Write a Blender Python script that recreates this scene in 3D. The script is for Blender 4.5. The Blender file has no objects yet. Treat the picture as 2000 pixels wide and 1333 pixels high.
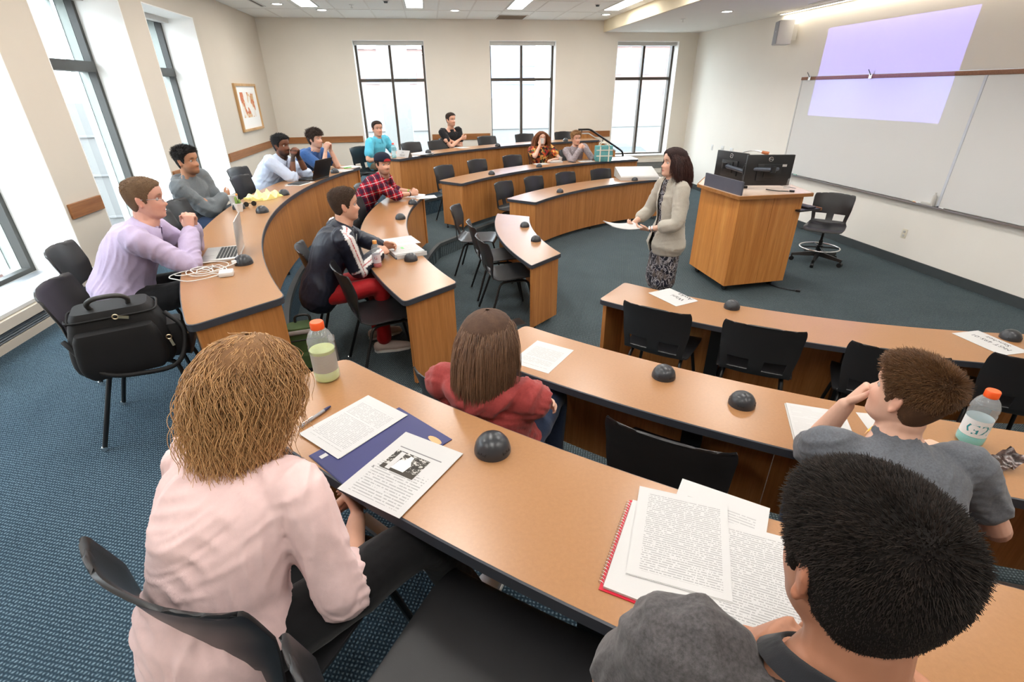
import bpy, bmesh, math, random
import numpy as np
from mathutils import Vector, Matrix
random.seed(7); RNG = np.random.default_rng(7)
S = bpy.context.scene; COL = S.collection
PI = math.pi
# ---------------------------------------------------------------- camera
cam_d = bpy.data.cameras.new('camera'); cam = bpy.data.objects.new('camera', cam_d); COL.objects.link(cam)
cam_d.sensor_width = 36.0; cam_d.lens = 17.334; cam_d.clip_start = 0.03; cam_d.clip_end = 400
CAMR = ((0.988348, -0.076858, 0.131382), (-0.151945, -0.447139, 0.881464), (-0.009001, -0.891156, -0.453607))  # world <- (right, down, forward)
cam.matrix_world = Matrix((
    (CAMR[0][0], -CAMR[0][1], -CAMR[0][2], 0.0),
    (CAMR[1][0], -CAMR[1][1], -CAMR[1][2], 0.0),
    (CAMR[2][0], -CAMR[2][1], -CAMR[2][2], 2.1),
    (0, 0, 0, 1)))
S.camera = cam
# ---------------------------------------------------------------- colour management, world, exposure
S.view_settings.view_transform = 'Standard'; S.view_settings.look = 'None'
S.view_settings.gamma = 1.0; S.view_settings.use_curve_mapping = False
S.view_settings.exposure = 1.62
world = bpy.data.worlds.new('world'); S.world = world; world.use_nodes = True
wn = world.node_tree.nodes; wl = world.node_tree.links
bg = wn['Background']; bg.inputs[0].default_value = (0.88, 0.95, 1.0, 1); bg.inputs[1].default_value = 5.5
S.cycles.use_denoising = True
S.cycles.max_bounces = 10; S.cycles.diffuse_bounces = 6; S.cycles.glossy_bounces = 4; S.cycles.transmission_bounces = 8; S.cycles.transparent_max_bounces = 12
S.cycles.sample_clamp_indirect = 6.0; S.cycles.caustics_reflective = False; S.cycles.caustics_refractive = False
BACK_WIN = [(-1.42, 0.01), (1.36, 2.80), (4.15, 5.57)]
LEFT_WIN = [(7.40, 8.83), (5.40, 6.89), (3.40, 4.87), (1.40, 2.87)]
# ---------------------------------------------------------------- helpers: geometry
def V3(*a): return np.array(a, float)
def unit(v):
    v = np.asarray(v, float); n = np.linalg.norm(v); return v/n if n > 1e-9 else v
class G:
    """a bag of vertices and faces"""
    def __init__(s): s.v = []; s.f = []
    def add(s, vs, fs):
        o = len(s.v); s.v.extend([tuple(map(float, p)) for p in vs]); s.f.extend([tuple(i+o for i in f) for f in fs]); return s
    def merge(s, g): return s.add(g.v, g.f)
    def move(s, d): s.v = [(p[0]+d[0], p[1]+d[1], p[2]+d[2]) for p in s.v]; return s
    def xf(s, M4):
        a = np.array(s.v); m = np.array(M4); a = a @ m[:3, :3].T + m[:3, 3]; s.v = [tuple(p) for p in a]; return s
    def box(s, c, d, rz=0.0, rx=0.0, ry=0.0, bev=0.0):
        x, y, z = d[0]/2, d[1]/2, d[2]/2
        if bev > 0:
            bm = bmesh.new(); bmesh.ops.create_cube(bm, size=1.0)
            for v in bm.verts: v.co = Vector((v.co.x*d[0], v.co.y*d[1], v.co.z*d[2]))
            bmesh.ops.bevel(bm, geom=bm.edges[:], offset=bev, segments=2, profile=0.5, affect='EDGES')
            bm.verts.index_update(); vs = [v.co.copy() for v in bm.verts]; fs = [[v.index for v in f.verts] for f in bm.faces]; bm.free()
        else:
            vs = [Vector(p) for p in ((-x,-y,-z),(x,-y,-z),(x,y,-z),(-x,y,-z),(-x,-y,z),(x,-y,z),(x,y,z),(-x,y,z))]
            fs = [(3,2,1,0),(4,5,6,7),(0,1,5,4),(1,2,6,5),(2,3,7,6),(3,0,4,7)]
        R = Matrix.Rotation(rz, 3, 'Z') @ Matrix.Rotation(ry, 3, 'Y') @ Matrix.Rotation(rx, 3, 'X'); C = Vector(c)
        return s.add([R @ v + C for v in vs], fs)
    def prism(s, poly, z0, z1):
        n = len(poly)
        vs = [(p[0], p[1], z0) for p in poly] + [(p[0], p[1], z1) for p in poly]
        a = sum(poly[i][0]*poly[(i+1) % n][1]-poly[(i+1) % n][0]*poly[i][1] for i in range(n))
        if a < 0: vs = vs[:n][::-1] + vs[n:][::-1]
        fs = [tuple(range(n-1, -1, -1)), tuple(range(n, 2*n))] + [(i, (i+1) % n, n+(i+1) % n, n+i) for i in range(n)]
        return s.add(vs, fs)
    def tube(s, path, r, n=8, cap=True):
        P = [np.array(p, float) for p in path]; K = len(P)
        rs = [r]*K if np.isscalar(r) else list(r)
        t0 = unit(P[1]-P[0]); ref = V3(0, 0, 1) if abs(t0[2]) < .9 else V3(1, 0, 0)
        a = unit(np.cross(t0, ref)); vs = []
        for i in range(K):
            t = unit((P[min(i+1, K-1)]-P[max(i-1, 0)])); a = unit(a-t*np.dot(a, t)); b = np.cross(t, a)
            for k in range(n):
                w = 2*PI*k/n; vs.append(P[i]+rs[i]*(math.cos(w)*a+math.sin(w)*b))
        fs = [(i*n+k, i*n+(k+1) % n, (i+1)*n+(k+1) % n, (i+1)*n+k) for i in range(K-1) for k in range(n)]
        if cap: fs += [tuple(range(n-1, -1, -1)), tuple(range((K-1)*n, K*n))]
        return s.add(vs, fs)
    def lathe(s, prof, c=(0, 0, 0), n=24, cap=True):
        vs = []; K = len(prof)
        for r, z in prof:
            for k in range(n):
                w = 2*PI*k/n; vs.append((c[0]+r*math.cos(w), c[1]+r*math.sin(w), c[2]+z))
        fs = [(i*n+k, i*n+(k+1) % n, (i+1)*n+(k+1) % n, (i+1)*n+k) for i in range(K-1) for k in range(n)]
        if cap: fs += [tuple(range(n-1, -1, -1)), tuple(range((K-1)*n, K*n))]
        return s.add(vs, fs)
    def rings(s, R, closed=True, cap=True):
        """R: list of equal-length point rings"""
        n = len(R[0]); K = len(R); vs = [p for r in R for p in r]; m = n if closed else n-1
        fs = [(i*n+k, i*n+(k+1) % n, (i+1)*n+(k+1) % n, (i+1)*n+k) for i in range(K-1) for k in range(m)]
        if cap and closed: fs += [tuple(range(n-1, -1, -1)), tuple(range((K-1)*n, K*n))]
        return s.add(vs, fs)
def catmull(P, m=6):
    P = [np.array(p, float) for p in P]; Q = [2*P[0]-P[1]]+P+[2*P[-1]-P[-2]]; out = []
    for i in range(1, len(Q)-2):
        for k in range(m):
            t = k/m; a, b, c, d = Q[i-1], Q[i], Q[i+1], Q[i+2]
            out.append(.5*((2*b)+(c-a)*t+(2*a-5*b+4*c-d)*t*t+(3*b-a-3*c+d)*t**3))
    out.append(P[-1]); return out
def fillet(path, r, m=4):
    """round the corners of a polyline"""
    P = [np.array(p, float) for p in path]; out = [P[0]]
    for i in range(1, len(P)-1):
        a, b, c = P[i-1], P[i], P[i+1]; u = unit(a-b); v = unit(c-b); q = min(r, np.linalg.norm(a-b)*.45, np.linalg.norm(c-b)*.45)
        p0 = b+u*q; p1 = b+v*q
        for k in range(m+1):
            t = k/m; out.append((1-t)**2*p0+2*t*(1-t)*b+t*t*p1)
    out.append(P[-1]); return out
def round_poly(poly, r, m=5):
    P = [np.array(p, float) for p in poly]; n = len(P); out = []
    rr = r if isinstance(r, (list, tuple)) else [r]*n
    for i in range(n):
        a, b, c = P[i-1], P[i], P[(i+1) % n]
        if rr[i] <= 0: out.append(b); continue
        u = unit(a-b); v = unit(c-b); q = min(rr[i], np.linalg.norm(a-b)*.48, np.linalg.norm(c-b)*.48)
        p0 = b+u*q; p1 = b+v*q
        for k in range(m+1):
            t = k/m; out.append((1-t)**2*p0+2*t*(1-t)*b+t*t*p1)
    return out
def mesh_np(name, V, F, smooth=True):
    """fast mesh from arrays; F is (N,k)"""
    me = bpy.data.meshes.new(name); V = np.asarray(V, np.float32); F = np.asarray(F, np.int32); k = F.shape[1]
    me.vertices.add(len(V)); me.vertices.foreach_set('co', V.ravel())
    me.loops.add(F.size); me.loops.foreach_set('vertex_index', F.ravel())
    me.polygons.add(len(F)); me.polygons.foreach_set('loop_start', np.arange(0, F.size, k, dtype=np.int32))
    me.update(calc_edges=True); me.validate()
    if smooth: me.polygons.foreach_set('use_smooth', np.ones(len(me.polygons), bool))
    return me
# ---------------------------------------------------------------- helpers: objects
def tag(o, label=None, cat=None, group=None, kind=None):
    if label: o['label'] = label
    if cat: o['category'] = cat
    if group: o['group'] = group
    if kind: o['kind'] = kind
    return o
def smooth_by_angle(me, ang):
    if ang is True: me.polygons.foreach_set('use_smooth', np.ones(len(me.polygons), bool)); return
    if not ang: return
    me.polygons.foreach_set('use_smooth', np.ones(len(me.polygons), bool))
    bm = bmesh.new(); bm.from_mesh(me); a = math.radians(ang)
    for e in bm.edges:
        if len(e.link_faces) == 2 and e.calc_face_angle(0) > a: e.smooth = False
    bm.to_mesh(me); bm.free()
def link_mesh(name, me, m=None, parent=None):
    o = bpy.data.objects.new(name, me); COL.objects.link(o)
    if m is not None:
        for k in (m if isinstance(m, (list, tuple)) else [m]): me.materials.append(k)
    if parent is not None: o.parent = parent
    return o
def mk(name, g, m=None, parent=None, smooth=35, world=False, merge=False):
    """g -> ONE mesh object. world=True: g is in world space and the parent has a location (unrotated)"""
    if world and parent is not None:
        L = parent.location
        if parent.parent is not None: L = L+parent.parent.location
        g = G().merge(g).move((-L[0], -L[1], -L[2]))
    me = bpy.data.meshes.new(name); me.from_pydata(g.v, [], g.f); me.update()
    bm = bmesh.new(); bm.from_mesh(me)
    if merge: bmesh.ops.remove_doubles(bm, verts=bm.verts[:], dist=1e-5)
    bmesh.ops.recalc_face_normals(bm, faces=bm.faces[:]); bm.to_mesh(me); bm.free()
    smooth_by_angle(me, smooth)
    return link_mesh(name, me, m, parent)
def mkc(name, g, loc, m, label, cat, group=None, smooth=35):
    """single-mesh thing: g in world space, origin put at loc"""
    g = G().merge(g).move((-loc[0], -loc[1], -loc[2])); o = mk(name, g, m, None, smooth); o.location = loc
    return tag(o, label, cat, group)
def thing(name, loc, label, cat, group=None, rz=0.0, kind=None):
    o = bpy.data.objects.new(name, None); COL.objects.link(o); o.location = loc; o.rotation_euler = (0, 0, rz); o.empty_display_size = .1
    return tag(o, label, cat, group, kind)
def dup(root, loc, rz, label, group=None):
    r = root.copy(); COL.objects.link(r); r.location = loc; r.rotation_euler = (0, 0, rz); r['label'] = label
    if group: r['group'] = group
    for ch in root.children:
        c = ch.copy(); COL.objects.link(c); c.parent = r
        for gch in ch.children:
            d = gch.copy(); COL.objects.link(d); d.parent = c
    return r
def struct(name, g, m, parent=None, smooth=None, kind=True):
    o = mk(name, g, m, parent, smooth)
    if kind: o['kind'] = 'structure'
    return o
def text_g(txt, size, align='CENTER'):
    c = bpy.data.curves.new('t', 'FONT'); c.body = txt; c.size = size; c.align_x = align; c.align_y = 'CENTER'; c.resolution_u = 2
    o = bpy.data.objects.new('t', c); COL.objects.link(o); dg = bpy.context.evaluated_depsgraph_get()
    me = o.evaluated_get(dg).to_mesh(); g = G().add([tuple(v.co) for v in me.vertices], [tuple(p.vertices) for p in me.polygons])
    o.evaluated_get(dg).to_mesh_clear(); bpy.data.objects.remove(o); bpy.data.curves.remove(c); return g
# ---------------------------------------------------------------- helpers: materials
def lin(c):
    return tuple((x/12.92 if x <= .04045 else ((x+.055)/1.055)**2.4) for x in c)
def rgb(r, g, b): return lin((r/255, g/255, b/255))
class NT:
    def __init__(s, name):
        s.m = bpy.data.materials.new(name); s.m.use_nodes = True; s.t = s.m.node_tree; s.n = s.t.nodes; s.b = s.n['Principled BSDF']
    def node(s, typ, **kw):
        x = s.n.new(typ)
        for k, v in kw.items(): setattr(x, k, v)
        return x
    def link(s, a, b): s.t.links.new(a, b)
    def val(s, sock, v):
        if hasattr(v, 'is_linked') or isinstance(v, bpy.types.NodeSocket): s.link(v, sock)
        else: sock.default_value = v
    def coord(s, out='Object', scale=(1, 1, 1), rot=(0, 0, 0), loc=(0, 0, 0)):
        tc = s.node('ShaderNodeTexCoord'); mp = s.node('ShaderNodeMapping'); s.link(tc.outputs[out], mp.inputs[0])
        mp.inputs['Scale'].default_value = scale; mp.inputs['Rotation'].default_value = rot; mp.inputs['Location'].default_value = loc
        return mp.outputs[0]
    def noise(s, vec, scale=5, detail=3, rough=.55, out='Fac', dist=0.0):
        x = s.node('ShaderNodeTexNoise'); s.link(vec, x.inputs['Vector']); x.inputs['Scale'].default_value = scale
        x.inputs['Detail'].default_value = detail; x.inputs['Roughness'].default_value = rough; x.inputs['Distortion'].default_value = dist
        return x.outputs[out]
    def voro(s, vec, scale=5, feat='F1', out='Distance'):
        x = s.node('ShaderNodeTexVoronoi', feature=feat); s.link(vec, x.inputs['Vector']); x.inputs['Scale'].default_value = scale; return x.outputs[out]
    def wave(s, vec, scale=5, dirn='X', dist=0.0, dscale=1.0, detail=2):
        x = s.node('ShaderNodeTexWave', bands_direction=dirn); s.link(vec, x.inputs['Vector']); x.inputs['Scale'].default_value = scale
        x.inputs['Distortion'].default_value = dist; x.inputs['Detail Scale'].default_value = dscale; x.inputs['Detail'].default_value = detail; return x.outputs['Fac']
    def ramp(s, fac, stops, interp='LINEAR'):
        x = s.node('ShaderNodeValToRGB'); s.link(fac, x.inputs[0]); cr = x.color_ramp; cr.interpolation = interp
        while len(cr.elements) < len(stops): cr.elements.new(.5)
        for e, (p, c) in zip(cr.elements, stops): e.position = p; e.color = (c[0], c[1], c[2], 1) if not np.isscalar(c) else (c, c, c, 1)
        return x.outputs[0]
    def math(s, op, a, b=None):
        x = s.node('ShaderNodeMath', operation=op); s.val(x.inputs[0], a)
        if b is not None: s.val(x.inputs[1], b)
        return x.outputs[0]
    def mix(s, fac, a, b, typ='MIX'):
        x = s.node('ShaderNodeMix', data_type='RGBA', blend_type=typ)
        s.val(x.inputs[0], fac)
        for sock, v in ((x.inputs[6], a), (x.inputs[7], b)):
            if isinstance(v, tuple): sock.default_value = (v[0], v[1], v[2], 1)
            else: s.link(v, sock)
        return x.outputs[2]
    def base(s, c):
        if isinstance(c, tuple): s.b.inputs['Base Color'].default_value = (c[0], c[1], c[2], 1)
        else: s.link(c, s.b.inputs['Base Color'])
    def bump(s, h, strength=.3, dist=.002):
        x = s.node('ShaderNodeBump'); s.link(h, x.inputs['Height']); x.inputs['Strength'].default_value = strength; x.inputs['Distance'].default_value = dist
        s.link(x.outputs[0], s.b.inputs['Normal'])
    def set(s, rough=.5, spec=.5, metal=0.0, **kw):
        s.val(s.b.inputs['Roughness'], rough); s.b.inputs['Specular IOR Level'].default_value = spec; s.b.inputs['Metallic'].default_value = metal
        for k, v in kw.items(): s.b.inputs[k].default_value = v
        return s
    def sep(s, vec):
        x = s.node('ShaderNodeSeparateXYZ'); s.link(vec, x.inputs[0]); return x.outputs
def plain(name, c, rough=.5, spec=.5, metal=0.0, var=.06, scale=8.0, bump=0.0, bscale=200.0, **kw):
    """slightly uneven solid colour"""
    t = NT(name); v = t.coord('Object'); n = t.noise(v, scale, 4)
    lo = tuple(x*(1-var) for x in c); hi = tuple(min(1, x*(1+var)) for x in c)
    t.base(t.ramp(n, [(.3, lo), (.7, hi)])); t.set(rough, spec, metal, **kw)
    if bump: t.bump(t.noise(v, bscale, 3), bump, .002)
    return t.m
def emit(name, c, e):
    t = NT(name); t.base((.9, .9, .9)); t.b.inputs['Emission Color'].default_value = (c[0], c[1], c[2], 1); t.b.inputs['Emission Strength'].default_value = e; return t.m
def wood(name, c1, c2, c3, scale=1.0, rough=.42, spec=.4, axis='Z'):
    t = NT(name); sc = {'Z': (26, 26, 1.1), 'X': (1.1, 26, 26), 'Y': (26, 1.1, 26)}[axis]
    v = t.coord('Object', tuple(x*scale for x in sc)); n1 = t.noise(v, 1.0, 4, .6, dist=.4)
    sc2 = {'Z': (5, 5, .5), 'X': (.5, 5, 5), 'Y': (5, .5, 5)}[axis]
    n2 = t.noise(t.coord('Object', tuple(x*scale for x in sc2)), 1.0, 3, .5, dist=1.0)
    fine = t.noise(t.coord('Object', tuple(x*scale*7 for x in sc)), 1.0, 2, .5)
    col = t.ramp(n1, [(.25, c1), (.5, c2), (.78, c3)])
    col = t.mix(t.ramp(n2, [(.35, 0.0), (.7, .5)]), col, c1); col = t.mix(t.ramp(fine, [(.45, .0), (.75, .35)]), col, tuple(x*.6 for x in c1))
    t.base(col); t.set(rough, spec); t.bump(fine, .08, .001); return t.m
M = {}
M['wall'] = plain('wall_paint', rgb(232, 225, 213), .85, .2, var=.02, scale=1.5, bump=.05, bscale=350)
M['wall_shaded'] = plain('wall_paint_shaded', rgb(210, 200, 186), .85, .2, var=.02, scale=1.5, bump=.05, bscale=350)  # left wall's shade put into the colour: darker cream than the back wall
M['white_wall'] = plain('white_wall_paint', rgb(240, 236, 228), .8, .25, var=.015, scale=1.5, bump=.04, bscale=350)
M['reveal'] = plain('white_reveal_paint', rgb(244, 243, 240), .75, .3, var=.012, scale=2)
M['soffit'] = plain('ceiling_paint', rgb(232, 230, 226), .85, .2, var=.015, scale=2)
M['cove'] = plain('soffit_cream_paint', rgb(240, 228, 200), .85, .2, var=.015, scale=2)
M['base'] = plain('rubber_baseboard', rgb(62, 68, 70), .55, .4, var=.08)
M['trim_wood'] = wood('chair_rail_wood', rgb(126, 78, 40), rgb(160, 104, 58), rgb(182, 126, 76), .7, .45, .4, 'Y')
M['trim_wood_x'] = wood('chair_rail_wood_x', rgb(126, 78, 40), rgb(160, 104, 58), rgb(182, 126, 76), .7, .45, .4, 'X')
M['panel'] = wood('desk_panel_wood', rgb(156, 100, 50), rgb(184, 124, 68), rgb(200, 142, 84), 1.0, .42, .4)
M['podium'] = wood('podium_wood', rgb(180, 112, 52), rgb(208, 140, 72), rgb(224, 164, 94), .8, .38, .45)
M['edge'] = plain('dark_edge_band', rgb(54, 57, 64), .45, .45, var=.08)
M['black'] = plain('black_plastic', rgb(26, 27, 29), .42, .45, var=.1)
M['blackm'] = plain('black_metal', rgb(20, 21, 23), .38, .5, var=.1)
M['chair'] = plain('chair_shell_plastic', rgb(36, 36, 38), .36, .5, var=.08, bump=.12, bscale=900)
M['dome'] = plain('outlet_dome_plastic', rgb(46, 48, 52), .32, .5, var=.12)
M['chrome'] = plain('chrome', (.75, .75, .76), .18, .5, 1.0, var=.03)
M['alu'] = plain('brushed_aluminium', (.62, .63, .66), .34, .5, 1.0, var=.05)
M['frame'] = plain('window_frame_bronze', rgb(74, 66, 58), .5, .4, var=.06)
M['frame_d'] = plain('window_frame_dark', rgb(62, 62, 60), .5, .4, var=.06)
M['jamb'] = plain('outer_jamb_grey', rgb(150, 156, 152), .7, .3, var=.04)
M['paper'] = plain('white_paper', rgb(192, 191, 190), .8, .25, var=.01)
M['ink'] = plain('black_ink', rgb(34, 33, 36), .7, .2, var=.05)
M['white_plastic'] = plain('white_plastic', rgb(214, 214, 212), .35, .5, var=.02)
M['grey_plastic'] = plain('light_grey_plastic', rgb(196, 194, 189), .5, .4, var=.03)
# desk laminate
def laminate():
    t = NT('tan_laminate'); v = t.coord('Object'); n = t.noise(v, 90, 4, .7); n2 = t.noise(v, 6, 3)
    c = t.ramp(n, [(.3, rgb(152, 108, 69)), (.7, rgb(162, 117, 77))]); c = t.mix(t.ramp(n2, [(.3, 0.0), (.8, .35)]), c, rgb(166, 121, 82))
    t.base(c); t.set(.28, .7); t.bump(n, .03, .001); return t.m
M['lam'] = laminate()
def carpet(name, c1, c2, c3):
    t = NT(name); v = t.coord('Object', (1, 1, 1), (0, 0, .62))
    w1 = t.wave(t.coord('Object', (1, 1, 1), (0, 0, .35)), 22, 'X', 1.6, 3.0); w2 = t.wave(t.coord('Object', (1, 1, 1), (0, 0, .35)), 22, 'Y', 2.2, 3.0)
    h = t.math('MULTIPLY', w1, w2); n = t.noise(v, 160, 3, .7); n2 = t.noise(v, 3, 3)
    k = t.math('ADD', t.math('MULTIPLY', h, .7), t.math('MULTIPLY', n, .5))
    c = t.ramp(k, [(.22, c1), (.5, c2), (.85, c3)]); c = t.mix(t.ramp(n2, [(.3, 0.0), (.8, .25)]), c, c1)
    t.base(c); t.set(.95, .1); t.bump(k, .9, .006); return t.m
M['carpet_blue'] = carpet('blue_woven_carpet', rgb(40, 56, 68), rgb(72, 92, 106), rgb(122, 144, 156))
M['carpet'] = carpet('slate_woven_carpet', rgb(56, 66, 70), rgb(84, 97, 102), rgb(122, 136, 141))
def ceiling_tile():
    t = NT('ceiling_tile'); v = t.coord('Object'); n = t.noise(v, 250, 3, .8)
    t.base(t.ramp(n, [(.3, rgb(234, 233, 230)), (.6, rgb(246, 246, 243))])); t.set(.9, .15); t.bump(n, .2, .002); return t.m
M['tile'] = ceiling_tile()
def glass(name='window_glass', milk=0.0, tint=(.93, .96, .97), mc=(1, 1, 1)):
    t = NT(name); n = t.n; t.n.remove(t.b); out = [x for x in n if x.type == 'OUTPUT_MATERIAL'][0]
    tr = t.node('ShaderNodeBsdfTransparent'); tr.inputs[0].default_value = (*tint, 1); gl = t.node('ShaderNodeBsdfGlossy'); gl.inputs['Roughness'].default_value = .02
    fr = t.node('ShaderNodeFresnel'); fr.inputs[0].default_value = 1.45; mx = t.node('ShaderNodeMixShader')
    ge = t.node('ShaderNodeNewGeometry'); t.link(t.math('MULTIPLY', fr.outputs[0], t.math('SUBTRACT', 1.0, ge.outputs['Backfacing'])), mx.inputs[0]); t.link(tr.outputs[0], mx.inputs[1]); t.link(gl.outputs[0], mx.inputs[2]); fin = mx.outputs[0]
    if milk:
        df = t.node('ShaderNodeBsdfDiffuse'); df.inputs[0].default_value = (*mc, 1); m2 = t.node('ShaderNodeMixShader'); m2.inputs[0].default_value = milk; t.link(mx.outputs[0], m2.inputs[1]); t.link(df.outputs[0], m2.inputs[2]); fin = m2.outputs[0]
    t.link(fin, out.inputs[0]); return t.m
M['glass'] = glass()
# ---------------------------------------------------------------- the room
XL, XR, YB, YN, ZC, ZS = -3.18, 6.0, 11.93, -2.2, 3.40, 3.186
SILL, HEAD = 0.67, 3.05
TA, TB, TC = 0.0, 0.20, 0.45           # floor levels of the three tiers
def arc(c, r, a0, a1, n=40):
    return [(c[0]+r*math.cos(math.radians(a)), c[1]+r*math.sin(math.radians(a))) for a in np.linspace(a0, a1, n)]
CN, CL, CF = (4.7, 6.4), (4.7, 5.3), (4.7, 4.2)
struct('floor', G().box((1.4, 4.85, -.05), (9.4, 14.3, .1)), M['carpet'])
def tier(rn, rl, rf, an, al, af, z, xe):
    p = arc(CN, rn, *an)+arc(CL, rl, *al)+arc(CF, rf, *af)
    poly = p+[(p[-1][0], YB+.02), (XL-.02, YB+.02), (XL-.02, YN), (p[0][0], YN)]
    return p, poly
PB, polyB = tier(5.67, 4.93, 5.30, (264, 223), (204, 162), (143, 97), TB, 4.1)
PC, polyC = tier(6.78, 6.13, 6.60, (262, 222.6), (206, 158), (141.4, 99.5), TC, 3.6)
struct('floor', G().prism(polyB, 0.0, TB), M['carpet']); struct('floor', G().prism(polyC, TB, TC), M['carpet_blue'])
for i, (pp, z) in enumerate(((PB, TB), (PC, TC))):
    g = G(); R = []
    for k, q in enumerate(pp):
        t = unit(np.array(pp[min(k+1, len(pp)-1)])-np.array(pp[max(k-1, 0)])); nrm = np.array((t[1], -t[0]))     # towards the lecturer's floor
        a = np.array(q)+nrm*.012; b = np.array(q)-nrm*.035
        R.append([(a[0], a[1], z-.04), (a[0], a[1], z+.004), (b[0], b[1], z+.006), (b[0], b[1], z-.04)])
    g.rings(R); struct('trim_%d' % (i+1), g, M['base'], None, 40)
# walls -----------------------------------------------------------------------
def wall_holes(axis, pos, out, lo, hi, holes, z0, z1, sill, head):
    """solid wall slab along an axis with rectangular openings"""
    g = G()
    def blk(a, b, za, zb):
        if b-a < 1e-4 or zb-za < 1e-4: return
        d = abs(out-pos); m = (pos+out)/2
        if axis == 'Y': g.box((m, (a+b)/2, (za+zb)/2), (d, b-a, zb-za))
        else: g.box(((a+b)/2, m, (za+zb)/2), (b-a, d, zb-za))
    hs = sorted(holes); c = lo
    for a, b in hs:
        blk(c, a, z0, z1); blk(a, b, z0, sill); blk(a, b, head, z1); c = b
    blk(c, hi, z0, z1); return g
struct('wall_left', wall_holes('Y', XL, XL-.62, YN-.2, YB+.45, LEFT_WIN, 0, ZC+.1, SILL, HEAD), M['wall_shaded'])
struct('wall_back', wall_holes('X', YB, YB+.45, XL, XR+.2, BACK_WIN, 0, ZC+.1, SILL, 3.03), M['wall'])
struct('wall_right', G().box((XR+.1, 4.85, 1.75), (.2, 14.3, 3.5)), M['white_wall'])
struct('wall_near', G().box((1.4, YN-.1, 1.75), (9.2, .2, 3.5)), M['white_wall'])
# ceiling: a slab with lay-in tiles, and the lowered soffit on the board side ----
cl = struct('ceiling', G().box(((XL+3.84)/2, 4.85, ZC+.07), (3.84-XL+.1, 14.4, .1)), M['soffit'])
tile_me = None
xs = [-3.27+.596*i for i in range(13)]
lamp_x = [-1.86, -0.10, 1.66, 3.45]
lamp_y = [9.80, 7.35, 4.90, 2.45, 0.0]
for i in range(12):
    x0, x1 = max(xs[i], XL), min(xs[i+1], 3.83)
    for j in range(12):
        y1 = 11.93-1.2*j; y0 = y1-1.2
        if y0 < -2.3 or x1-x0 < .1: continue
        o = mk('ceiling_tile', G().box(((x0+x1)/2, (y0+y1)/2, ZC+.01), (x1-x0-.012, y1-y0-.012, .02)), M['tile'], cl)
g = G()
for x in xs[1:-1]: g.box((x, 4.85, ZC+.006), (.024, 14.2, .02))
for j in range(1, 12): g.box(((XL+3.83)/2, 11.93-1.2*j, ZC+.006), (3.83-XL, .024, .02))
o = mk('ceiling_grid', g, M['soffit'], cl); 
sf = struct('ceiling', G().box((4.92, 4.85, ZS+.15), (2.16, 14.2, .3)), M['soffit'])
struct('trim_3', G().box((3.835, 4.85, (ZS+ZC)/2+.02), (.03, 14.2, ZC-ZS+.04)), M['cove'])
# fluorescent troffers (they light the room), downlights, slot vent, ceiling grille -----
M['tube'] = emit('lamp_diffuser', (1.0, .965, .91), 9.0); M['dl'] = emit('downlight_glow', (1.0, .95, .88), 5.0)
wh = ['far left', 'second from the left', 'third from the left', 'far right']
tr0 = None
for jy, y in enumerate(lamp_y):
    for ix, x in enumerate(lamp_x):
        lab = 'recessed fluorescent ceiling light, %s of the row by the back wall' % wh[ix] if jy == 0 else 'recessed fluorescent ceiling light above the near desks'
        grp = None if jy == 0 else 'ceiling lights over the seats'
        if tr0 is None:
            tr0 = thing('ceiling_light', (x, y, ZC-.004), lab, 'ceiling light', grp)
            mk('diffuser', G().box((0, 0, .0), (.27, 1.2, .006)), M['tube'], tr0)
            g = G()
            for sx in (-1, 1): g.box((sx*.148, 0, 0), (.026, 1.252, .012))
            for sy in (-1, 1): g.box((0, sy*.613, 0), (.27, .026, .012))
            mk('light_frame', g, M['white_plastic'], tr0)
        else: dup(tr0, (x, y, ZC-.004), 0, lab, grp)
dl0 = None
for x, y, z, lab in [(-2.32, 10.18, ZC, 'small round downlight beside the slot vent'), (-1.73, 10.82, ZC, 'small round downlight below the far left ceiling light'),
                  (.61, 10.70, ZC, 'small round downlight midway along the back of the ceiling'), (3.56, 11.02, ZC, 'small round downlight near the lowered ceiling'), (4.80, 8.71, ZS, 'small round downlight in the lowered ceiling')]:
    if dl0 is None:
        dl0 = thing('downlight', (x, y, z-.004), lab, 'ceiling light'); mk('lens', G().lathe([(.075, -.002), (.075, .004)]), M['dl'], dl0)
        mk('bezel', G().lathe([(.076, -.004), (.1, -.003), (.1, .004), (.076, .004)], cap=False), M['white_plastic'], dl0)
    else: dup(dl0, (x, y, z-.004), 0, lab)
t = thing('slot_vent', (-2.615, 9.9, ZC-.004), 'long dark slot air vent in the ceiling near the left wall', 'vent')
mk('slot', G().box((0, 0, 0), (.05, 1.1, .01)), M['black'], t); g = G()
for sx in (-1, 1): g.box((sx*.034, 0, 0), (.02, 1.14, .014))
mk('vent_frame', g, M['white_plastic'], t)
t = thing('ceiling_grille', (1.76, 11.5, ZC-.006), 'square dark return air grille in the ceiling by the back wall', 'vent')
mk('backing', G().box((0, 0, .004), (.54, .56, .006)), plain('grille_dark', rgb(120, 110, 100), .7), t)
g = G()
for k in range(11): g.box((0, -.25+.05*k, -.003), (.54, .022, .008), rx=.5)
mk('louvre', g, plain('grille_slat', rgb(150, 138, 124), .6), t)
g = G()
for sx in (-1, 1): g.box((sx*.283, 0, 0), (.026, .6, .014))
for sy in (-1, 1): g.box((0, sy*.29, 0), (.54, .02, .014))
mk('grille_frame', g, M['white_plastic'], t)
sp0 = None
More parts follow.
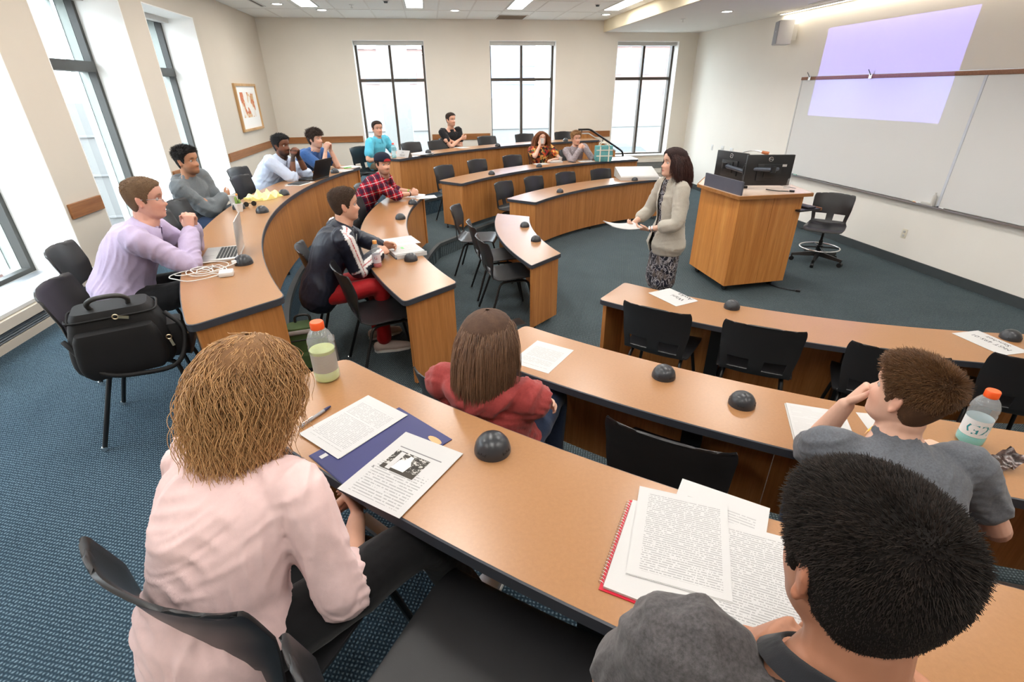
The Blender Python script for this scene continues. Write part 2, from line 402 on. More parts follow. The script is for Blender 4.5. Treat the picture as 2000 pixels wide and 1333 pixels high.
for x, y, z, lab in [(-1.14, 10.19, ZC, 'fire sprinkler head left of the middle of the tiled ceiling'), (4.53, 9.68, ZS, 'fire sprinkler head under the lowered ceiling')]:
    if sp0 is None:
        sp0 = thing('sprinkler', (x, y, z), lab, 'sprinkler'); mk('plate', G().lathe([(.04, -.006), (.04, 0)], n=16), M['white_plastic'], sp0)
        mk('nozzle', G().lathe([(.008, -.006), (.008, -.04), (.022, -.042), (.022, -.046)], n=12), M['chrome'], sp0)
    else: dup(sp0, (x, y, z), 0, lab)
se0 = None
for x, y, lab in [(-.545, 9.71, 'dark ceiling sensor between the middle lights'), (3.0, 9.79, 'dark ceiling sensor left of the far right light')]:
    if se0 is None:
        se0 = thing('sensor', (x, y, ZC), lab, 'sensor'); mk('sensor_base', G().lathe([(.045, -.012), (.05, 0)], n=16), M['white_plastic'], se0); mk('sensor_eye', G().lathe([(.028, -.034), (.034, -.012)], n=16), M['base'], se0)
    else: dup(se0, (x, y, ZC), 0, lab)
t = thing('wall_washer', (5.93, 4.9, ZS-.002), 'long linear ceiling light washing the whiteboard wall', 'ceiling light')
mk('diffuser', G().box((0, 0, 0), (.07, 8.2, .006)), emit('washer_glow', (1.0, .88, .70), 4.0), t)
g = G()
for sx in (-1, 1): g.box((sx*.042, 0, 0), (.014, 8.23, .012))
mk('light_frame', g, M['white_plastic'], t)
t = thing('slot_vent', (5.66, 5.6, ZS-.002), 'white slot vent beside the linear light over the whiteboard', 'vent')
mk('slot', G().box((0, 0, 0), (.03, 4.6, .008)), M['base'], t); g = G()
for sx in (-1, 1): g.box((sx*.03, 0, 0), (.03, 4.63, .012))
mk('vent_frame', g, M['white_plastic'], t)
# windows ---------------------------------------------------------------------
wi = 0
for a, b in BACK_WIN:
    wi += 1; yf = 12.21; z0, z1 = SILL, 3.03; c = (a+b)/2; zt = 2.31
    w = thing('window_%d' % wi, (c, yf, z0), None, None); w['kind'] = 'structure'; L = lambda g: g
    g = G(); t_ = .055
    for x in (a+t_/2, b-t_/2): g.box((x-c, 0, (z1-z0)/2), (t_, .12, z1-z0))
    for z in (t_/2, z1-z0-t_/2): g.box((0, 0, z), (b-a-2*t_, .12, t_))
    mk('window_frame', g, M['frame'], w)
    mk('mullion', G().box((0, 0, (z1-z0)/2), (.05, .11, z1-z0-2*t_)), M['frame'], w)
    for sx in (-1, 1): mk('transom', G().box((sx*((b-a)/4-.01), 0, zt-z0), ((b-a)/2-t_-.026, .10, .06)), M['frame'], w)
    for sx in (-1, 1):
        for za, zb in ((t_, zt-z0-.03), (zt-z0+.03, z1-z0-t_)):
            mk('pane', G().box((sx*((b-a)/4-.01), .02, (za+zb)/2), ((b-a)/2-t_-.026, .006, zb-za)), M['glass'], w)
    g = G()
    for x, s in ((a, 1), (b, -1)): g.box((x-c+s*.006, (YB+yf)/2-yf-.03, (z1-z0)/2), (.012, yf-YB-.06, z1-z0))
    g.box((0, (YB+yf)/2-yf-.03, z1-z0-.006), (b-a, yf-YB-.06, .012)); mk('reveal', g, M['reveal'], w)
    mk('sill', G().box((0, (YB+yf)/2-yf-.05, .01), (b-a+.06, yf-YB-.02, .025), bev=.004), M['white_plastic'], w)
    mk('blind_case', G().box((0, -.14, z1-z0-.045), (b-a-.04, .09, .07)), M['grey_plastic'], w)
for a, b in LEFT_WIN:
    wi += 1; xf = -3.64; z0, z1 = SILL, HEAD; c = (a+b)/2; zt = 2.37; t_ = .06
    w = thing('window_%d' % wi, (xf, c, z0), None, None); w['kind'] = 'structure'
    g = G()
    for y in (a+t_/2, b-t_/2): g.box((0, y-c, (z1-z0)/2), (.07, t_, z1-z0))
    for z in (t_/2, z1-z0-t_/2): g.box((0, 0, z), (.07, b-a-2*t_, t_))
    mk('window_frame', g, M['frame_d'], w)
    mk('transom', G().box((-.02, 0, zt-z0), (.16, b-a-2*t_, .10)), M['frame_d'], w)
    for za, zb in ((t_, zt-z0-.05), (zt-z0+.05, z1-z0-t_)): mk('pane', G().box((-.13, 0, (za+zb)/2), (.006, b-a-2*t_, zb-za)), M['glass'], w)
    g = G()
    for y, s in ((a, 1), (b, -1)): g.box((-.125, y-c+s*.03, (z1-z0)/2), (.17, .06, z1-z0))
    g.box((-.125, 0, z1-z0-.03), (.17, b-a-.12, .06)); mk('outer_jamb', g, M['jamb'], w)
    g = G()
    for y, s in ((a, 1), (b, -1)): g.box((-.145, y-c+s*.064, (z1-z0)/2), (.03, .008, z1-z0-.12))
    mk('glazing_bead', g, M['alu'], w)
    g = G()
    for y, s in ((a, 1), (b, -1)): g.box(((XL-xf)/2+.017, y-c+s*.006, (z1-z0)/2), (XL-xf-.034, .012, z1-z0))
    g.box(((XL-xf)/2+.017, 0, z1-z0-.006), (XL-xf-.034, b-a, .012)); mk('reveal', g, M['reveal'], w)
    mk('sill', G().box(((XL-xf)/2+.03, 0, .008), (XL-xf+.02, b-a, .03), bev=.004), M['white_plastic'], w)
    g = G()
    for k in range(7): g.box((.07+.014*k, 0, .026), (.006, b-a-.1, .006))
    mk('sill_grille', g, M['alu'], w)
    mk('blind_case', G().box((.09, 0, z1-z0-.04), (.09, b-a-.04, .06)), M['grey_plastic'], w)
# heater enclosures under the windows, baseboards, chair rail ---------------------
t = thing('heater_cover', (XL+.036, 5.0, TC), 'long beige wall heater cover with grey grille under the left windows', 'heater')
mk('cover_top', G().box((0, -.1, .175), (.06, 13.6, .07)), M['wall_shaded'], t); mk('cover_base', G().box((-.005, -.1, .03), (.045, 13.6, .06)), M['wall_shaded'], t)
g = G()
for k in range(5): g.box((0, -.1, .075+.017*k), (.03, 13.6, .009), ry=.5)
mk('grille', g, plain('heater_grille', rgb(112, 120, 128), .5), t)
t = thing('heater_cover', (4.86, YB-.036, .35), 'beige wall heater cover with grey grille under the window by the board wall', 'heater')
mk('cover_top', G().box((0, 0, .22), (2.2, .06, .08)), M['wall'], t); mk('cover_base', G().box((0, 0, -.02), (2.2, .05, .1)), M['wall'], t)
g = G()
for k in range(7): g.box((0, 0, .045+.02*k), (2.2, .03, .01), rx=.5)
mk('grille', g, plain('heater_grille_grey', rgb(150, 152, 150), .5), t)
struct('baseboard_left', G().box((XL+.012, 4.85, TC-.02), (.024, 14.1, .1)), M['base'])
struct('baseboard_right', G().box((XR-.008, 4.85, .055), (.016, 14.1, .11)), M['base'])
struct('baseboard_back', G().box((1.4, YB-.008, TC+.05), (9.1, .016, .1)), M['base'])
ti = 3
for a, b in [(XL, -1.45), (.04, 1.33), (2.83, 4.12)]:
    ti += 1; struct('trim_%d' % ti, G().box(((a+b)/2, YB-.012, 1.182), (b-a, .024, .125), bev=.004), M['trim_wood_x'])
for a, b in [(8.86, YB-.024), (6.92, 7.37), (4.90, 5.37), (2.90, 3.37), (-2.0, 1.37)]:
    ti += 1; struct('trim_%d' % ti, G().box((XL+.012, (a+b)/2, 1.182), (.024, b-a, .125), bev=.004), M['trim_wood'])
# stair guard and handrail in the far corner ---------------------------------------
t = thing('stair_guard', (3.6, 11.45, 0), 'sloping wood guard panel under the black handrail in the far corner', 'stair guard')
g = G(); P = [(-.5, .2), (.52, .2), (.52, .84), (-.13, 1.22), (-.5, 1.22)]
g.add([(x, y, z) for y in (-.02, .02) for x, z in P], [(4, 3, 2, 1, 0), (5, 6, 7, 8, 9)]+[(i, (i+1) % 5, 5+(i+1) % 5, 5+i) for i in range(5)])
mk('guard_panel', g, M['panel'], t); g = G()
R = [[(x, y, z+dz) for y, dz in ((-.03, 0), (.03, 0), (.03, .025), (-.03, .025))] for x, z in ((-.5, 1.22), (-.13, 1.22), (.52, .84))]
mk('cap_rail', g.rings(R), M['grey_plastic'], t)
t = thing('handrail', (3.6, 11.40, 0), 'black tube handrail sloping down beside the far window', 'handrail')
mk('rail', G().tube(fillet([(-.38, 0, 1.315), (-.11, 0, 1.315), (.57, 0, .905), (.685, 0, .83), (.70, 0, .66), (.70, 0, .0)], .07), .021, 10), M['blackm'], t)
g = G()
for x, z in ((-.3, 1.3), (.2, 1.11)): g.tube([(x, 0, z), (x, .03, z-.06)], .009, 6)
mk('bracket', g, M['blackm'], t)
# outside: pavement, parapet, towers, a parked car ------------------------------------
gr = struct('ground', G().box((0, 20, -4.1), (160, 160, .2)), plain('concrete_ground', rgb(128, 127, 124), .9, .1, var=.06, scale=.3))
m_par = plain('pale_parapet_concrete', rgb(116, 116, 115), .85, .1, var=.03, scale=.4)
t = thing('parapet', (2, 24, -4), 'long pale concrete road parapet outside the back windows', 'parapet')
for k in range(6): mk('wall_segment', G().box((-22+9*k, 0, 2.9), (8.9, .5, 5.8)), m_par, t)
g = G()
for z in (1.4, 3.1, 4.6): g.box((0, -.28, z), (54, .06, .08))
mk('string_course', g, plain('parapet_line', rgb(118, 118, 118), .85), t)
t = thing('concrete_pier', (-1.1, 16.5, -4), 'white concrete pier outside the leftmost back window', 'pier')
mk('shaft', G().box((.2, 0, 4), (.8, .8, 8)), m_par, t); mk('pier_cap', G().box((.2, 0, 8.05), (1.0, 1.0, .15)), m_par, t)
m_tw = plain('tower_glass_blue', rgb(116, 128, 150), .3, .5, var=.05, scale=.5); m_tb = plain('tower_band', rgb(140, 146, 156), .6)
t = thing('office_tower', (8.5, 74, -4), 'pale blue glass office tower far beyond the middle back window', 'tower')
mk('tower_shaft', G().box((0, 0, 22), (10, 10, 44)), m_tw, t); g = G()
for k in range(22): g.box((0, 0, 1+2*k), (10.15, 10.15, .5))
mk('floor_band', g, m_tb, t)
m_bk = plain('pale_brick', rgb(130, 108, 104), .9, .1, var=.12, scale=1.0); m_wn = plain('far_window', rgb(92, 98, 112), .4)
for x, y, w_, h_, lab in [(-9, 52, 18, 9.2, 'low brick building beyond the leftmost back window'), (22, 60, 14, 10, 'low brick building beyond the parapet at the right'), (36, 58, 12, 13, 'taller pale building beyond the far right back window')]:
    t = thing('far_building', (x, y, -4), lab, 'building'); mk('building_wall', G().box((0, 0, h_/2), (w_, 8, h_)), m_bk, t); mk('roof', G().box((0, 0, h_+.15), (w_+.4, 8.4, .3)), m_tb, t)
    for k in range(int(w_//3)):
        for zz in (h_-1.8, h_-4.6): mk('window', G().box((-w_/2+1.6+3*k, -4.02, zz), (1.2, .1, 1.5)), m_wn, t)
t = thing('street_building', (-17, 6, -4), 'brick and white street building outside the left windows', 'building')
mk('building_wall', G().box((0, 0, 4.4), (8, 26, 8.8)), m_bk, t); mk('white_band', G().box((.2, 0, 3.2), (8, 26.1, 3.6)), m_par, t)
for k in range(8): mk('window', G().box((4.02, -11+3.1*k, 7.0), (.1, 1.3, 1.6)), m_wn, t)
def car(loc, rz, col, lab):
    t = thing('car', loc, lab, 'car', None, rz)
    prof = [(-2.1, .35), (2.1, .35), (2.15, .7), (1.2, .92), (-1.9, .95), (-2.15, .75)]
    g = G(); R = [[(x, y*(.86 if z < .4 else 1), z) for x, z in prof] for y in (-.86, .86)]; mk('car_body', g.rings(R), plain('car_paint', col, .25, .6), t, 30)
    cab = [(-1.7, .93), (.9, .93), (.2, 1.42), (-1.2, 1.45)]; mk('cabin', G().rings([[(x, y*(1 if z < 1 else .82), z) for x, z in cab] for y in (-.78, .78)]), plain('car_glass', rgb(40, 46, 54), .1, .6), t, 30)
    for x in (-1.3, 1.35):
        for y in (-.8, .8): mk('wheel', G().tube([(x, y-.1, .33), (x, y+.1, .33)], .33, 18), M['black'], t)
struct('terrace', G().box((6, 18.8, -2.6), (24, 7.6, 3.0)), plain('terrace_paving', rgb(130, 128, 124), .9, .1))
car((6.9, 18.0, -1.1), .1, rgb(52, 58, 70), 'dark parked car outside the window by the board wall')
car((2.2, 21.2, -1.1), .05, rgb(70, 80, 100), 'dark blue parked car outside the middle back window')
# ---------------------------------------------------------------- desks
def pol(c, r, a): a = math.radians(a); return np.array((c[0]+r*math.cos(a), c[1]+r*math.sin(a)))
def desk(label, c, ri, ro, a_in, a_out, zt, zf, legs=0, raceway=False, ends=(1, 1)):
    """curved desk: ri = lecturer's side, ro = seat side; a_in / a_out = start and end angles of either edge"""
    n = 44
    inn = [pol(c, ri, a) for a in np.linspace(a_in[0], a_in[1], n)]; out = [pol(c, ro, a) for a in np.linspace(a_out[0], a_out[1], n)]
    mid = (inn[n//2]+out[n//2])/2; t = thing('desk', (mid[0], mid[1], zf), label, 'desk')
    poly = inn+out[::-1]; rr = [0]*len(poly)
    rr[0] = rr[n-1] = .05; rr[n] = rr[-1] = .09
    P = round_poly(poly, rr); 
    cen = lambda off: [p for p in P]
    def inset(P, d):
        Q = []; m = len(P)
        A = sum(P[i][0]*P[(i+1) % m][1]-P[(i+1) % m][0]*P[i][1] for i in range(m)); s = 1 if A > 0 else -1
        for i in range(m):
            tt = unit(P[(i+1) % m]-P[i-1]); Q.append(P[i]+s*d*np.array((-tt[1], tt[0])))
        return Q
    I = inset(P, .005)
    g = G(); o = lambda pts, z: [(p[0], p[1], z) for p in pts]
    g.rings([o(P, zt-.037), o(P, zt-.003), o(I, zt-.0005), o(I, zt-.037)], cap=False); g.f += [tuple(len(P)*3+i for i in range(len(P)))]
    mk('edge_band', g, M['edge'], t, 40, world=True)
    g = G().add(o(I, zt), [tuple(range(len(I)))]); g.add(o(I, zt-.004), [tuple(range(len(I)-1, -1, -1))]); mk('tabletop', g, M['lam'], t, None, world=True)
    # front panels on the lecturer's side, one per bay
    rp = ri+.045; L = abs(a_in[1]-a_in[0])*PI/180*rp; k = max(1, round(L/1.3)); s = 1 if a_in[1] > a_in[0] else -1
    pad = .03/rp*180/PI*s; A = np.linspace(a_in[0]+pad, a_in[1]-pad, k+1); z0, z1 = zf+.06, zt-.037
    for i in range(k):
        gap = .002/rp*180/PI*s; a = [(x) for x in np.linspace(A[i]+gap, A[i+1]-gap, 14)]
        R = [[(*pol(c, rp, x), z0), (*pol(c, rp, x), z1), (*pol(c, rp+.02, x), z1), (*pol(c, rp+.02, x), z0)] for x in a]
        mk('front_panel', G().rings(R), M['panel'], t, 40, world=True)
        if i: 
            q = pol(c, rp+.03, A[i]); mk('foot', G().lathe([(.016, 0), (.016, .03), (.008, .035), (.008, .075)], (q[0], q[1], zf), 10), M['blackm'], t, world=True)
    for e in (0, 1):
        if not ends[e]: continue
        p = inn[0 if e == 0 else -1]; q = out[0 if e == 0 else -1]; d = unit(q-p); W_ = np.linalg.norm(q-p)
        nrm = np.array((-d[1], d[0])); inner = inn[3 if e == 0 else -4]-p; nrm = nrm*np.sign(np.dot(nrm, inner))
        a = p+d*.02+nrm*.02; b = q-d*.045+nrm*.02; w = nrm*.028
        mk('end_panel', G().prism([a, b, b+w, a+w], z0, z1), M['panel'], t, None, world=True)
        f = q-d*.10+nrm*.034; mk('foot', G().lathe([(.018, 0), (.018, .02), (.008, .03), (.008, .08)], (f[0], f[1], zf), 10), M['blackm'], t, world=True)
    am = np.linspace(a_in[0], a_in[1], legs+2)[1:-1]
    for a in am:
        q = pol(c, ri+.17, a); r = math.radians(a)
        mk('pedestal', G().box((q[0], q[1], (zf+zt-.037)/2), (.05, .09, zt-.037-zf), rz=r), M['blackm'], t, world=True)
        q2 = pol(c, ri+.23, a); mk('foot', G().box((q2[0], q2[1], zf+.012), (.30, .06, .024), rz=r), M['blackm'], t, world=True)
    if raceway:
        R = [[(*pol(c, ri+.10, x), zf), (*pol(c, ri+.105, x), zf+.014), (*pol(c, ri+.155, x), zf+.014), (*pol(c, ri+.16, x), zf)] for x in np.linspace(a_in[0]+1, a_in[1]-1, 30)]
        mk('raceway', G().rings(R), M['alu'], t, 40, world=True)
    return t
DT = {'A': .70, 'B': .90, 'C': 1.15}
desk('foreground curved desk with the blue folder and spiral notebook on it', CN, 6.86, 7.31, (221.9, 262), (221.8, 262), DT['C'], TC, 3, True)
desk('middle curved desk in the near block with one printed sheet at its left end', CN, 5.75, 6.19, (222.4, 262.9), (222.6, 262.9), DT['B'], TB, 3, True)
desk('front curved desk in the near block with two white name cards', CN, 4.27, 4.72, (220.8, 263.5), (221.2, 263.5), DT['A'], TA, 3, False)
desk('long curved desk along the left windows with silver laptop and yellow bag', CL, 6.16, 6.62, (206.5, 157.9), (207.6, 156.9), DT['C'], TC, 0)
desk('short curved desk where the track-jacket student sits', CL, 5.01, 5.46, (203.6, 163.9), (205.0, 162.6), DT['B'], TB, 0)
desk('smallest curved desk with two black domes and three empty chairs', CL, 3.64, 4.06, (193.1, 168.0), (196.3, 165.7), DT['A'], TA, 0)
desk('rear curved desk under the back windows with a folded name card', CF, 6.68, 7.12, (141.3, 100.1), (141.4, 99.8), DT['C'], TC, 0)
desk('middle curved desk in the far block with teal tote bag', CF, 5.38, 5.85, (143.2, 98.4), (142.4, 97.5), DT['B'], TB, 0)
desk('front curved desk in the far block with the grey equipment case', CF, 4.27, 4.77, (141.0, 99.0), (140.6, 99.0), DT['A'], TA, 0)
# outlet domes -----------------------------------------------------------------
d0 = None
DOMES = [(0.11, 1.15, 1.15, 'large black outlet dome on the foreground desk'), (.99, 1.85, .90, 'black outlet dome on the middle near desk, right of the printed sheet'), (1.22, 1.58, .90, 'black outlet dome half hidden below the chin of the grey T-shirt student'),
 (2.03, 2.97, .70, 'black outlet dome beside the left name card'), (3.45, 2.23, .70, 'black outlet dome behind the right name card'),
 (.99, 5.56, .70, 'upper black outlet dome on the smallest desk'), (1.0, 4.95, .70, 'lower black outlet dome on the smallest desk'),
 (-.38, 5.34, .90, 'black outlet dome in the middle of the short curved desk'), (-.27, 6.09, .90, 'black outlet dome near the clasped hands of the plaid shirt student'), (-.23, 3.87, .90, 'black outlet dome beside the open notebook'),
 (-1.21, 3.18, 1.15, 'black outlet dome with the white charger plugged in'), (-1.53, 4.72, 1.15, 'black outlet dome between the small cactus and the edge of the desk'), (-1.79, 4.92, 1.15, 'black outlet dome half behind the small cactus pot'), (-1.55, 5.56, 1.15, 'black outlet dome right of the yellow plastic bag'), (-1.28, 7.06, 1.15, 'black outlet dome by the black laptop'),
 (-.06, 9.14, 1.15, 'leftmost black outlet dome on the rear desk'), (1.25, 9.97, 1.15, 'middle black outlet dome on the rear desk'), (2.75, 10.66, 1.15, 'rightmost black outlet dome on the rear desk'),
 (.92, 8.2, .90, 'left black outlet dome on the middle far desk'), (1.83, 8.86, .90, 'black outlet dome in front of the woman drinking'), (1.89, 7.55, .70, 'left black outlet dome on the front far desk'), (3.4, 8.36, .70, 'black outlet dome under the corner of the grey case')]
for x, y, z, lab in DOMES:
    if d0 is None:
        d0 = thing('outlet_dome', (x, y, z), lab, 'outlet dome', None, .8)
        mk('dome_shell', G().lathe([(.054, 0), (.0545, .004), (.053, .016), (.048, .032), (.038, .046), (.024, .055), (.010, .059), (.002, .060)], n=28), M['dome'], d0, 60)
        for k in range(4):
            w = k*PI/2; 
            f = mk('outlet_face', G().box((0, 0, 0), (.003, .030, .026), bev=.001), M['black'], d0)
            f.location = (.0455*math.cos(w), .0455*math.sin(w), .026); f.rotation_euler = (0, -.55, w)
            g = G(); [g.box((.002, s*.006, .003), (.002, .002, .008)) for s in (-1, 1)]; g.tube([(.001, 0, -.007), (.003, 0, -.007)], .0024, 8)
            mk('socket_hole', g, M['ink'], f)
    else: dup(d0, (x, y, z), random.uniform(0, 6), lab)
# ---------------------------------------------------------------- chairs
def shell_geometry():
    """one-piece moulded chair shell: seat front lip -> seat -> bend -> back, with two cut-outs above the bend"""
    prof = catmull([(0, .235, .425), (0, .222, .448), (0, .16, .457), (0, .02, .448), (0, -.12, .440), (0, -.185, .452), (0, -.222, .500), (0, -.243, .58), (0, -.262, .67), (0, -.285, .76), (0, -.302, .82), (0, -.312, .838)], 4)
    K = len(prof); n = 21
    def half(u):      # half width along the profile
        xs = [0, .05, .2, .4, .5, .56, .7, .85, .94, 1.0]; ws = [.19, .215, .232, .225, .205, .205, .225, .232, .222, .16]
        return float(np.interp(u, xs, ws))
    vs = []; 
    for i, p in enumerate(prof):
        u = i/(K-1); w = half(u)
        for k in range(n):
            x = -1+2*k/(n-1); e = abs(x)**2.6
            y, z = p[1], p[2]
            if u < .5: z += .020*e*(.4+u)
            else: y += .055*e*min(1, (u-.5)*4)*(1 if u < .9 else 1-.3*(u-.9)*10); 
            if u > .93: z -= .035*abs(x)**4*((u-.93)/.07)
            vs.append((x*w, y, z))
    fs = []
    for i in range(K-1):
        u = (i+.5)/(K-1)
        for k in range(n-1):
            x = abs(-1+2*(k+.5)/(n-1))
            if .535 < u < .635 and .24 < x < .80: continue
            fs.append((i*n+k, i*n+k+1, (i+1)*n+k+1, (i+1)*n+k))
    me = bpy.data.meshes.new('shell'); me.from_pydata(vs, [], fs); me.update()
    bm = bmesh.new(); bm.from_mesh(me); bmesh.ops.delete(bm, geom=[v for v in bm.verts if not v.link_faces], context='VERTS')
    bmesh.ops.recalc_face_normals(bm, faces=bm.faces[:]); bm.to_mesh(me); bm.free()
    o = bpy.data.objects.new('tmp', me); COL.objects.link(o); so = o.modifiers.new('s', 'SOLIDIFY'); so.thickness = .009; so.offset = 0
    sb = o.modifiers.new('b', 'BEVEL'); sb.width = .0025; sb.segments = 2; sb.limit_method = 'ANGLE'; sb.angle_limit = 1.0
    dg = bpy.context.evaluated_depsgraph_get(); me2 = bpy.data.meshes.new_from_object(o.evaluated_get(dg)); bpy.data.objects.remove(o); me2.name = 'shell'
    smooth_by_angle(me2, 50); return me2
def make_chair(loc, rz, label):
    t = thing('chair', loc, label, 'chair', None, rz)
    link_mesh('shell', shell_geometry(), M['chair'], t)
    for sx in (-1, 1):
        for sy, foot, top in ((1, (.235, .235), (.175, .15)), (-1, (.235, -.265), (.175, -.13))):
            p = fillet([(sx*foot[0], foot[1], .012), (sx*top[0], top[1], .415), (sx*.172, 0, .418)], .05)
            lg = mk('leg', G().tube(p, .0115, 10), M['blackm'], t); mk('glide', G().lathe([(.015, 0), (.015, .006), (.0125, .014), (.0125, .022)], (sx*foot[0], foot[1], 0), 12), M['chrome'], lg)
    for y in (.10, -.09): mk('crossbar', G().tube([(-.172, y, .42), (.172, y, .42)], .0095, 8), M['blackm'], t)
    return t
chair0 = None
def chair(bt, c, label, group=None, tz=0.0, tw=0.0, aim=None):
    """bt = (x, y) of the middle of the back's top edge; the chair faces the row's centre (+ tw degrees)"""
    global chair0
    d = unit(np.array(c)-np.array(bt)) if aim is None else unit(np.array(aim)); w = math.atan2(d[1], d[0])+math.radians(tw); d = np.array((math.cos(w), math.sin(w)))
    p = np.array(bt)+d*.305; rz = w-PI/2
    if chair0 is None: chair0 = make_chair((p[0], p[1], tz), rz, label); return chair0
    return dup(chair0, (p[0], p[1], tz), rz, label, group)
# left block, rear row
chair((-1.90, 2.54), CL, 'black shell chair holding the black shoulder bag', tz=TC, tw=-6)
chair((-2.30, 3.26), CL, 'black shell chair under the lavender shirt man', tz=TC)
chair((-2.12, 4.12), CL, 'nearer of two empty black chairs between lavender shirt and hoodie', tz=TC)
chair((-2.24, 4.66), CL, 'farther of two empty black chairs between lavender shirt and hoodie', tz=TC)
chair((-2.38, 5.28), CL, 'black shell chair under the grey hoodie student', tz=TC)
chair((-2.16, 6.04), CL, 'nearer of two empty chairs beyond the yellow plastic bag', tz=TC)
chair((-2.42, 6.78), CL, 'black chair under the pale blue shirt man', tz=TC)
chair((-2.16, 7.72), CL, 'black chair under the blue T-shirt man with clasped hands', tz=TC)
# rear far row
chair((-1.22, 9.10), CF, 'black chair under the turquoise polo student', tz=TC)
chair((-.40, 9.68), CF, 'empty chair right of the turquoise polo student', tz=TC)
chair((.08, 9.95), CF, 'empty chair left of the black T-shirt man', tz=TC)
chair((.30, 10.50), CF, 'black chair under the black T-shirt man with folded arms', tz=TC)
chair((1.08, 10.66), CF, 'empty rear row chair right of the black T-shirt man', tz=TC)
chair((1.92, 11.05), CF, 'empty rear row chair in front of the middle window', tz=TC)
chair((2.86, 11.38), CF, 'empty rear row chair by the handrail', tz=TC)
# middle far row
chair((.12, 8.40), CF, 'leftmost empty chair at the middle far desk', tz=TB)
chair((.72, 9.05), CF, 'second empty chair from the left at the middle far desk', tz=TB)
chair((1.42, 9.55), CF, 'empty chair just left of the woman drinking', tz=TB)
chair((2.02, 10.12), CF, 'black chair under the woman drinking', tz=TB)
chair((2.70, 10.30), CF, 'black chair under the grey sweater student', tz=TB)
# front far row
for (x, y), lab in zip([(1.02, 7.90), (1.58, 8.32), (2.21, 8.66), (2.93, 8.92), (3.55, 9.06)], ['leftmost empty chair at the front far desk', 'second empty chair from the left at the front far desk', 'third empty chair from the left at the front far desk', 'fourth empty chair from the left at the front far desk', 'empty chair half hidden behind the grey equipment case']):
    chair((x, y), CF, lab, tz=TA)
# left block, middle row
chair((-.99, 6.86), CL, 'grey-black chair behind the plaid shirt student', tz=TB)
chair((-.92, 5.80), CL, 'upper empty chair between plaid shirt and track jacket', tz=TB)
chair((-.90, 5.18), CL, 'lower empty chair between plaid shirt and track jacket', tz=TB)
chair((-1.10, 3.95), CL, 'black chair under the track jacket student', tz=TB)
chair((-.73, 3.37), CL, 'empty black chair at the near end of the short curved desk', tz=TB)
# left block, front row
chair((.19, 6.19), CL, 'upper empty chair at the smallest desk', tz=TA, tw=-4); chair((.32, 5.30), CL, 'middle empty chair at the smallest desk', tz=TA, tw=4); chair((.37, 4.68), CL, 'lowest empty chair at the smallest desk', tz=TA)
# near block
chair((-.03, 1.72), CN, 'black chair under the maroon hoodie woman', tz=TB); chair((.71, 1.25), CN, 'empty black chair just beyond the foreground desk', tz=TB)
chair((1.02, .62), CN, 'black chair under the grey T-shirt student resting his chin', tz=TB)
chair((1.34, 2.76), CN, 'leftmost empty chair at the front near desk', tz=TA); chair((1.87, 2.38), CN, 'second empty chair from the left at the front near desk', tz=TA)
chair((2.40, 1.98), CN, 'third chair at the front near desk, behind the chin-resting student', tz=TA, tw=-10); chair((3.05, 1.74), CN, 'rightmost chair at the front near desk, beyond the blue sports bottle', tz=TA, tw=-14)
chair((-.62, .70), CN, 'black chair under the pink sweater woman', tz=TC, tw=12); chair((-.17, .40), CN, 'empty black chair in the bottom middle foreground', tz=TC, tw=2)
chair((.16, -.20), CN, 'black chair under the dark-haired foreground man', tz=TC)
# ---------------------------------------------------------------- lectern
t = thing('lectern', (3.5, 5.5, 0), 'large wooden lectern with two monitors standing on it', 'lectern')
def P2(pts, z): return [(x, y, z) for x, y in pts]
base = [(3.17, 4.87), (3.17, 5.70), (3.55, 6.15), (4.12, 5.75), (3.95, 4.93)]
def panel(a, b, z0, z1, th, m, nm):
    a = np.array(a); b = np.array(b); d = unit(b-a); n_ = np.array((-d[1], d[0])); ctr = np.mean(np.array(base), 0)
    if np.dot(n_, ctr-a) < 0: n_ = -n_
    mk(nm, G().prism([a+d*.001, b-d*.001, b-d*.001+n_*th, a+d*.001+n_*th], z0, z1), m, t, None, world=True)
for i in range(5):
    a, b = base[i], base[(i+1) % 5]
    if i in (0, 4):
        mpt = (np.array(a)+np.array(b))/2; mpt = np.array(a)*.53+np.array(b)*.47; dd = unit(np.array(b)-np.array(a))*.001
        panel(a, mpt-dd, .085, 1.06, .022, M['podium'], 'side_panel'); panel(mpt+dd, b, .085, 1.06, .022, M['podium'], 'side_panel')
    else: panel(a, b, .085, 1.06, .022, M['podium'], 'side_panel')
mk('bottom_panel', G().prism([np.array(p)*.96+np.array((3.58, 5.47))*.04 for p in base], .085, .11), M['podium'], t, None, world=True)
topp = [(3.11, 4.80), (3.06, 5.66), (3.42, 6.12), (4.02, 5.72), (3.93, 4.82)]
topp = [(3.11, 4.81), (3.06, 5.62), (3.44, 6.14), (4.16, 5.72), (3.99, 4.83)]
R = round_poly([np.array(p) for p in topp], .03)
mk('lectern_top', G().prism(R, 1.062, 1.095), wood('lectern_edge_wood', rgb(140, 90, 44), rgb(170, 116, 64), rgb(190, 136, 82), .8, .4, .4, 'X'), t, None, world=True)
I = [p*.97+np.mean(np.array(topp), 0)*.03 for p in R]; mk('work_surface', G().prism(I, 1.0945, 1.097), plain('pale_lectern_laminate', rgb(222, 196, 178), .18, .5, var=.03), t, None, world=True)
g = G().prism([(3.14, 4.84), (3.16, 4.84), (3.115, 5.52), (3.095, 5.52)], 1.098, 1.235); mk('privacy_screen', g, plain('dark_grey_metal_screen', rgb(84, 86, 98), .35, .5), t, None, world=True)
mk('cable_slot', G().box((3.92, 5.36, 1.0975), (.018, .5, .003), rz=.2), M['black'], t, None, world=True)
